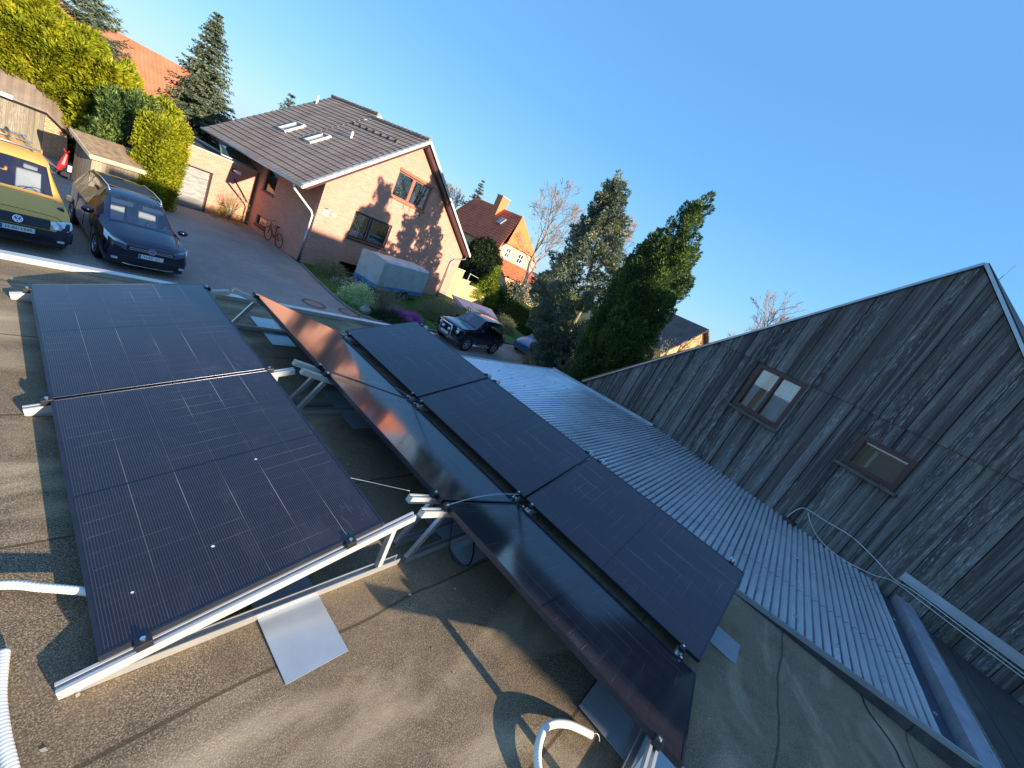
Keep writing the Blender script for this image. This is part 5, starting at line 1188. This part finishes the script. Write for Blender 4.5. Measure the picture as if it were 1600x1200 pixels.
def bush(name, label, loc, r, h, rng, m, n=5000, leaf=.06, lw=.035, cat='bush', twigs=0, group=None, hollow=.55, rz=0, sy=1.0, clump=14, up=.4, stem=True):
    t = E(name, label, cat, loc, rz, group)
    nc = n // clump; v = rng.normal(size=(nc, 3)); v /= np.linalg.norm(v, axis=1, keepdims=True); v[:, 2] = np.abs(v[:, 2]) * 1.0 + rng.uniform(-.25, 0, nc)
    rad = rng.uniform(hollow, 1., nc) ** .6; C = v * rad[:, None]; C *= crown_noise(C * 1.6, rng, 6, .2)[:, None]
    C = C * np.array([r, r * sy, h]); C[:, 2] = np.clip(C[:, 2], .02, None)
    P = np.repeat(C, clump, 0) + rng.normal(size=(nc * clump, 3)) * leaf * 1.5; Dd = np.repeat(v, clump, 0) + rng.normal(size=P.shape) * .6 + [0, 0, up]
    P[:, 2] = np.clip(P[:, 2], .01, None)
    quads_mesh('foliage', leaves(P, Dd, leaf * rng.uniform(.6, 1.4, len(P)), lw * rng.uniform(.7, 1.3, len(P)), rng), m, t)
    if stem:
        g = MB()
        for k in range(9 + twigs):
            a = rng.uniform(0, 6.28); e = rng.uniform(.3, .95); q = (r * e * math.cos(a), r * sy * e * math.sin(a), h * rng.uniform(.5, 1.02)); g.tube([(0, 0, 0), (q[0] * .35, q[1] * .35, q[2] * .5), q], [.016, .010, .003], 4, False)
        g.build('stems', M['twig'], t)
    return t
def hedge(name, label, p, q, wdt, h, rng, m, n, leaf=.10, lw=.05, lump=.12, cat='hedge', core=True, top=None, up=.35, jit=.10, rough=None):
    p = Vector((*p, G)); q = Vector((*q, G)); L = (q - p).length; az = math.atan2(q.y - p.y, q.x - p.x); t = E(name, label, cat, p, az)
    # points over the box surface (front, back, ends, top)
    A = np.array([L * h * 1.0, L * h * .5, wdt * h, wdt * h, L * wdt * 1.2]); A = A / A.sum(); nc = n // 12; cnt = (A * nc).astype(int); C = []; Nn = []
    U = lambda k: rng.uniform(size=k)
    hh = (lambda x: h) if top is None else top
    for i, c in enumerate(cnt):
        u = U(c); v = U(c)
        if i == 0: C.append(np.stack([u * L, np.zeros(c), v], 1)); Nn.append(np.tile([0, -1, 0], (c, 1)))
        if i == 1: C.append(np.stack([u * L, np.full(c, wdt), v], 1)); Nn.append(np.tile([0, 1, 0], (c, 1)))
        if i == 2: C.append(np.stack([np.zeros(c), u * wdt, v], 1)); Nn.append(np.tile([-1, 0, 0], (c, 1)))
        if i == 3: C.append(np.stack([np.full(c, L), u * wdt, v], 1)); Nn.append(np.tile([1, 0, 0], (c, 1)))
        if i == 4: C.append(np.stack([u * L, v * wdt, np.ones(c)], 1)); Nn.append(np.tile([0, 0, 1], (c, 1)))
    C = np.concatenate(C); Nn = np.concatenate(Nn).astype(float)
    H_ = np.array([hh(x) for x in C[:, 0]]); C[:, 2] *= H_
    bulge = (crown_noise(C * (1.2 if rough is None else rough), rng, 8, 1.) - 1)[:, None]; C = C + Nn * (bulge * lump - rng.uniform(0, .12, (len(C), 1)))
    P = np.repeat(C, 12, 0) + rng.normal(size=(len(C) * 12, 3)) * jit; P[:, 2] = np.clip(P[:, 2], .02, None)
    Dd = np.repeat(Nn, 12, 0) * .8 + rng.normal(size=P.shape) * .5 + [0, 0, up]
    quads_mesh('foliage', leaves(P, Dd, leaf * rng.uniform(.6, 1.4, len(P)), lw * rng.uniform(.6, 1.4, len(P)), rng), m, t)
    if core:
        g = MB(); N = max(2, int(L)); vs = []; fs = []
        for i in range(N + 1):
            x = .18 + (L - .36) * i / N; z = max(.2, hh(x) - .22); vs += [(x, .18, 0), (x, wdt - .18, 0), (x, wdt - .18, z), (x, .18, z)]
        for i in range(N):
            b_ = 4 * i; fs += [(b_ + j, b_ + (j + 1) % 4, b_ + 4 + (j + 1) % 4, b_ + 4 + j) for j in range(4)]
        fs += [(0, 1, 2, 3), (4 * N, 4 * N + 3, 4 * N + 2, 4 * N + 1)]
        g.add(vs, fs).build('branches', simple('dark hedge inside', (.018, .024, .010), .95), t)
    return t
def bare_tree(name, label, loc, h, rng, spread=.55, depth=6, m=None, cat='bare tree', r0=None, lean=(0, 0), group=None, first=.28, minr=.004):
    t = E(name, label, cat, loc, 0, group); T = MB(); B = MB()
    def grow(p, d, L, r, k):
        mid = p + d * L * .5 + Vector(rng.normal(size=3)) * L * .05; e = p + d * L + Vector(rng.normal(size=3)) * L * .06
        (T if k <= 1 else B).tube([p, mid, e], [r, r * .86, r * .68], 6 if k < 3 else (4 if k < 5 else 3), False)
        if k >= depth: return
        nbr = 2 if k == 0 else (3 if rng.uniform() < .55 else 2)
        for i in range(nbr):
            ax_ = Vector(rng.normal(size=3)).cross(d); 
            if ax_.length < 1e-3: continue
            ax_.normalize(); ang = rng.uniform(.25, .8) * spread * 1.6 if i else rng.uniform(.05, .4) * spread
            nd = (Matrix.Rotation(ang, 3, ax_) @ d); nd = (nd + Vector((0, 0, .10))).normalized()
            grow(e, nd, L * rng.uniform(.62, .86), max(minr, r * (.66 if i == 0 else .52)), k + 1)
        if k >= 1 and rng.uniform() < .8:
            ax_ = Vector(rng.normal(size=3)).cross(d).normalized(); nd = Matrix.Rotation(rng.uniform(.6, 1.1), 3, ax_) @ d; grow(mid, nd, L * .55, max(minr, r * .4), min(depth, k + 2))
    grow(Vector((0, 0, -.1)), Vector((lean[0], lean[1], 1)).normalized(), h * first, r0 or h * .018, 0)
    T.build('trunk', m or M['twig'], t, True); B.build('branches', m or M['twig'], t); return t

def plumes(name, label, loc, bases, rng, m, per=420, leaf=.12, lw=.045, cat='hedge', rz=0, h=None, core=None):
    """foliage made of pointed plumes: bases = (x, y, z, dx, dy, dz, length, radius)"""
    t = E(name, label, cat, loc, rz); V = []
    if h: trunk(t, h, .02 * h + .05)
    for (x, y, z, dx, dy, dz, L, r_) in bases:
        n = max(40, int(per * (L * r_) / .35)); f = rng.uniform(0, 1, n) ** .8; a = rng.uniform(0, 6.283, n)
        d = np.array([dx, dy, dz]); d = d / np.linalg.norm(d); u = np.cross(d, [.3, .5, .1]); u /= np.linalg.norm(u); v = np.cross(d, u)
        R_ = r_ * np.sin(np.clip(f * .8 + .12, 0, 1) * math.pi) ** .8 * rng.uniform(.55, 1.05, n)
        rad_ = np.outer(np.cos(a), u) + np.outer(np.sin(a), v); P = np.array([x, y, z]) + np.outer(f * L, d) + rad_ * R_[:, None]
        P[:, 2] = np.clip(P[:, 2], .02, None)
        V.append(leaves(P, rad_ * .75 + d * .9 + rng.normal(size=(n, 3)) * .35, leaf * rng.uniform(.5, 1.5, n), lw * rng.uniform(.6, 1.4, n), rng))
    quads_mesh('crown' if h else 'foliage', np.concatenate(V), m, t)
    if core: core(t)
    return t
def column_bases(h, rad, prof, rng, n, L=(.9, 1.6), r=(.28, .5), out=.35, top=(), fm=.9):
    B = []
    for i in range(n):
        f = (i + rng.uniform(0, 1)) / n; f = f ** .85 * fm; a = i * 2.4 + rng.uniform(-.4, .4); q = rad * float(prof(f)) * rng.uniform(.45, .9)
        l_ = rng.uniform(*L) * (1 - .45 * f); B.append((q * math.cos(a), q * math.sin(a), f * h, out * math.cos(a), out * math.sin(a), 1, l_, rng.uniform(*r) * (1.1 - .5 * f)))
    return B + list(top)
M['l_spruce'] = leafmat('blue grey needles', (.045, .07, .045), (.12, .16, .10), .2, (.28, .28, .11))
M['l_cedar'] = leafmat('blue green sprays', (.055, .09, .075), (.19, .24, .18), .25, (.52, .48, .16))
M['l_thuja'] = leafmat('dark cypress scales', (.025, .05, .022), (.085, .145, .045), .25, (.32, .40, .06))
M['l_gold'] = leafmat('yellow green sprays', (.07, .12, .008), (.33, .35, .015), .35, (.58, .50, .03))
M['l_hedge'] = leafmat('hedge leaves', (.045, .085, .018), (.10, .17, .03), .25)
M['l_yew'] = leafmat('dark yew needles', (.012, .025, .010), (.035, .06, .02), .15)
M['l_var'] = leafmat('variegated leaves', (.30, .45, .14), (.80, .86, .52), .3)
M['l_grey'] = leafmat('dull spring buds', (.16, .18, .09), (.34, .34, .18), .3)
M['l_fresh'] = leafmat('fresh green leaves', (.12, .18, .02), (.34, .40, .04), .4)
M['l_purple'] = leafmat('purple blossom', (.30, .07, .28), (.62, .24, .60), .3)
M['l_pink'] = leafmat('pale pink blossom', (.5, .33, .30), (.75, .6, .55), .3)
M['l_brownleaf'] = leafmat('dry copper leaves', (.28, .11, .04), (.60, .30, .12), .3)
M['l_forsy'] = leafmat('yellow spring buds', (.35, .28, .04), (.62, .5, .08), .3)
G_ = G
rs = lambda k: np.random.default_rng(k)
def pr3(f): return np.interp(f, [0, .12, .3, .45, .55, .7, .85, .95, 1], [.6, 1.2, 2.1, 2.3, 1.8, 1.0, .42, .15, .06])
# tall blue green conifer with broad clumpy crown
def pr1(f): return np.interp(f, [0, .1, .28, .42, .55, .7, .85, .93, 1], [.35, .50, .80, .95, .72, .50, .32, .19, .04])
rr_ = rs(11); B_ = []; HB = 10.4
for i in range(430):
    f = (i + rr_.uniform(0, 1)) / 430; f = f ** 1.05; a = i * 2.4 + rr_.uniform(-.5, .5); q = float(pr3(f)) * rr_.uniform(.35, 1.05); ln = 1.4 * f - .4
    B_.append((q * math.cos(a) - 1.0 * ln, q * math.sin(a) + 1.3 * ln, f * (HB - .5), math.cos(a), math.sin(a), rr_.uniform(-.35, .55), rr_.uniform(.7, 1.5) * (1 - .5 * f), rr_.uniform(.22, .42) * (1.12 - .72 * f)))
for k in range(16): B_.append((-.95 + rr_.normal() * .10, 1.25 + rr_.normal() * .10, HB - 2.2 + k * .13, rr_.normal() * .7, rr_.normal() * .7, .7, .42, .10))
for k in range(5): B_.append((-.6 + rr_.normal() * .3, .8 + rr_.normal() * .3, 5.6 + k * .5, -1, 1, .35, 1.3, .13))
plumes('blue_spruce', 'tall blue green conifer with a ragged crown beside the dark cypress', (18.7, 8.35, G_), B_, rr_, M['l_cedar'], 540, .13, .055, 'conifer', h=3.6)
def pr2(f): return np.interp(f, [0, .12, .4, .6, .72, .80, .88, .94, 1], [.62, .78, 1.0, .98, .72, .50, .34, .2, .02])
rr_ = rs(12)
plumes('dark_cypress', 'dense dark columnar cypress with ragged sunlit top near the board house', (15.25, 4.65, G_),
       column_bases(9.5, 1.18, pr2, rr_, 200, (.8, 1.7), (.24, .46), .30, [(rr_.normal() * .16, rr_.normal() * .16, 6.6 + .075 * k, rr_.normal() * .45 + .12, rr_.normal() * .45 - .1, 1, rr_.uniform(.45, .95), rr_.uniform(.13, .22)) for k in range(34)] + [(.1, 0, 8.9, .9, -.55, .5, .6, .09), (-.25, .2, 7.3, -1, .6, .5, .7, .10)], fm=.78),
       rr_, M['l_thuja'], 900, .10, .040, 'cypress', h=8.8)
fir('garden_spruce', 'pointed dark green spruce behind the garage, left of the tiled roof', (8.7, 36, G_), 10.0, 2.75, rs(13), M['l_spruce'], 'spruce', .10, 44, 11, .18, (.18, .07), dens=1.0, taper=.8)
fir('distant_fir', 'small spiky fir peeping over the dark tiled roof', (15.6, 41, G_), 8.6, 2.4, rs(14), M['l_spruce'], 'fir', .3, 16, 9, -.15, (.22, .05), taper=.8)
fir('distant_spruce', 'thin dark spruce top above the red tiled roof', (47.5, 50.5, G_), 13.3, 2.6, rs(15), M['l_spruce'], 'spruce', .3, 26, 8, .15, (.25, .08), taper=.8, gap=.2)
fir('tall_pine', 'blue grey conifer branch tips above the yellow green hedge', (3.4, 36, G_), 7.6, 3.2, rs(16), M['l_spruce'], 'pine', .5, 12, 8, -.1, (.28, .05), taper=.6)
# yellow green hedge trees at the left
rr_ = rs(21); B_ = []
HL = 14.4; htop = lambda x: 6.6 - .17 * x - 1.3 * max(0, (x - 11) / 4)
for i in range(560):
    x = HL * rr_.uniform(0, 1) ** .8; H_ = htop(x)
    if i % 4: y = rr_.uniform(-.1, .5); z = rr_.uniform(.0, H_ - .7) 
    else: y = rr_.uniform(0, 2.6); z = H_ - rr_.uniform(.9, 1.3)
    if i % 9 == 0: x = HL - rr_.uniform(0, .3); y = rr_.uniform(0, 2.6); H_ = htop(x); z = rr_.uniform(0, H_ - .9)
    B_.append((x, y, z, .35 + rr_.normal() * .35, -.75 + rr_.normal() * .2 if i % 4 else rr_.normal() * .3, 1.0, rr_.uniform(.9, 2.0), rr_.uniform(.28, .55)))
def hcore(t):
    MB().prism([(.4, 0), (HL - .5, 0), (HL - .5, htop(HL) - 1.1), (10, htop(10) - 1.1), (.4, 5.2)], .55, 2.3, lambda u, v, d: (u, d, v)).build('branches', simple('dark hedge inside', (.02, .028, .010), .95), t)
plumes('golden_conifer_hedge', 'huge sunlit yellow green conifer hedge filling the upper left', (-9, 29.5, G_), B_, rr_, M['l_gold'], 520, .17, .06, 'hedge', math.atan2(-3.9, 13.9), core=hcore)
hedge('clipped_conifer_block', 'tall clipped block of yellow green conifer between shed and garage door', (4.30, 21.1), (5.15, 21.75), 1.0, 3.4, rs(22), M['l_gold'], 42000, .11, .045, .14, up=.6, jit=.07)
rr_ = rs(23)
plumes('young_cypress', 'feathery grey green conifer spray between hedge and clipped block', (3.75, 23.8, G_), column_bases(3.6, 1.05, lambda f: 1 - .55 * f, rr_, 46, (1.0, 1.7), (.22, .36), .5), rr_, M['l_thuja'], 520, .15, .045, 'cypress', h=3.2)
bush('verge_ivy', 'ivy and weeds growing along the edge of the old tile roof', (.75, 27.5, -1.2), .5, 1.0, rs(24), M['l_fresh'], 3000, .12, .07, 'ivy', sy=2.6, rz=.35)
bush('copper_beech', 'bush with dry copper coloured leaves beside the garden spruce', (7.0, 31, G_), 1.3, 3.3, rs(25), M['l_brownleaf'], 7000, .14, .09)
bush('flowering_shrub', 'pale twiggy shrub in front of the far orange roof', (11.3, 35.5, G_), 2.3, 4.3, rs(26), M['l_grey'], 9000, .12, .05, twigs=24)
bush('dark_undergrowth', 'dark undergrowth behind the garage roof', (8.0, 31.8, G_), 3.4, 2.3, rs(27), M['l_yew'], 15000, .16, .07, sy=.5)
# shrubs by the lawn and drive
bush('corner_shrub', 'low grey green shrub at the corner of the brick house', (10.5, 17.6, G_), .75, .95, rs(31), M['l_grey'], 7000, .05, .025, twigs=14)
bush('variegated_bush', 'round light green variegated bush by the boulder', (10.15, 14.35, G_), .72, .86, rs(32), M['l_var'], 9000, .075, .045)
bush('twiggy_shrub', 'round twiggy brown shrub in front of the trailer', (11.05, 13.75, G_), .85, 1.45, rs(33), M['l_grey'], 5200, .05, .022, twigs=46, hollow=.78)
bush('purple_heather', 'purple flowering heather beside the twiggy shrub', (11.75, 13.2, G_), .62, .50, rs(34), M['l_purple'], 8000, .05, .03)
bush('small_purple_heather', 'smaller purple heather right of the larger one', (12.65, 13.3, G_), .42, .40, rs(35), M['l_purple'], 4500, .05, .03)
bush('low_juniper', 'dark low ground cover juniper at the tip of the lawn', (10.9, 12.75, G_), .95, .35, rs(36), M['l_yew'], 5000, .07, .03)
bush('grey_olive_hedge', 'broad olive grey clipped bush left of the black off-roader', (15.7, 14.6, G_), 1.65, 1.15, rs(37), M['l_grey'], 15000, .055, .03, twigs=10, sy=.8)
bush('yellow_bush', 'small yellow green bush right behind the black off-roader', (17.9, 15.2, G_), .8, .95, rs(38), M['l_fresh'], 5000, .06, .035)
bush('box_ball', 'rounded olive clipped bush right of the grey shelter', (22.4, 15.4, G_), .85, 1.25, rs(39), M['l_grey'], 9000, .06, .035)
bush('lower_twig_bush', 'loose bush with yellowish twigs above the far edge of the metal roof', (17.6, 9.3, G_), 1.5, 1.0, rs(40), M['l_forsy'], 2200, .05, .02, twigs=70, sy=.6, hollow=.5)
bush('daffodil_clump', 'clump of white spring flowers at the corner of the lawn', (10.6, 16.9, G_ + .03), .4, .25, rs(41), simple('white petals', (.7, .7, .6), .7), 300, .05, .04, 'flowers', stem=False)
bush('forsythia', 'bare yellow budded shrub growing against the garage wall', (7.75, 23.45, G_), .85, 1.75, rs(42), M['l_forsy'], 3000, .04, .022, twigs=34, sy=.4, hollow=.3)
hedge('dark_hedge', 'long dark green clipped hedge between the yellow wall and the blue green tree', (27.9, 23.2), (23.9, 11.5), 1.0, 1.85, rs(43), M['l_hedge'], 60000, .09, .05, .06, jit=.06)
cypress('dark_yew', 'dark rounded yew covering the left side of the red roof', (27.2, 24.8, G_), 5.0, 1.9, rs(44), M['l_yew'], 34000, .16, .07, lambda f: np.clip(np.sqrt(np.clip(1 - (2 * f - .85) ** 2 * .78, 0, 1)), 0, 1), 'yew')
cypress('golden_shrub', 'bright yellow green upright shrub in front of the dark yew', (26.1, 21.5, G_), 3.4, 1.0, rs(45), M['l_fresh'], 9000, .12, .07, cat='shrub')
bush('wall_creeper', 'hanging green creeper on the yellow stepped wall', (24.0, 20.9, -2.3), .6, .9, rs(46), M['l_fresh'], 2500, .09, .05)
bush('lower_garden_shrub', 'fresh green shrub at the left foot of the blue green tree', (23.4, 11.0, G_), 1.1, 1.7, rs(47), M['l_fresh'], 6000, .09, .05)
bush('porch_shrub', 'green shrub in front of the red porch roof', (37.0, 27.5, G_), 1.6, 2.8, rs(48), M['l_hedge'], 6000, .16, .09)
bush('mixed_shrub', 'olive mixed shrubbery between the bare tree and the blue green tree', (28.5, 18.0, G_), 2.4, 4.3, rs(49), M['l_cedar'], 14000, .14, .07)
bush('yellowish_tree', 'yellowish green tree top left of the blue green conifer', (33, 18.5, G_), 3.0, 5.8, rs(50), M['l_fresh'], 14000, .16, .07)
bush('blossom_tree', 'pale pink blossoming tree above the verge of the board house', (24.5, 3.6, G_), 2.2, 4.4, rs(51), M['l_pink'], 6000, .07, .05, twigs=60, hollow=.35)
bush('olive_tree', 'pale olive budding tree right of the dark cypress', (23.5, 5.6, G_), 1.9, 5.0, rs(52), M['l_grey'], 11000, .09, .05, twigs=60, hollow=.4)
# bare trees
bare_tree('bare_tree', 'large bare tree leaning right of the red roof', (33.0, 23.8, G_), 13.5, rs(61), .62, 7, first=.26, minr=.018, r0=.22)
bare_tree('bare_tree', 'bare tree between the brick house ridge and the red roof', (41, 46.5, G_), 12.5, rs(62), .55, 7, first=.24, minr=.025)
bare_tree('bare_tree', 'bare tree with reddish twigs behind the blue green conifer', (30.5, 14.8, G_), 12.3, rs(63), .5, 7, first=.25, minr=.018)
bare_tree('bare_tree', 'bare tree above the middle of the long verge of the board house', (36, 2.2, G_), 12.6, rs(64), .6, 7, first=.25, minr=.014)
bare_tree('bare_tree', 'smaller bare tree right of the other one above the board house verge', (38, .6, G_), 12.2, rs(65), .6, 6, first=.25, minr=.014)
bare_tree('bare_tree', 'low bare bush just above the verge of the board house', (34, 4.2, G_), 8.9, rs(66), .8, 6, first=.22, minr=.012)
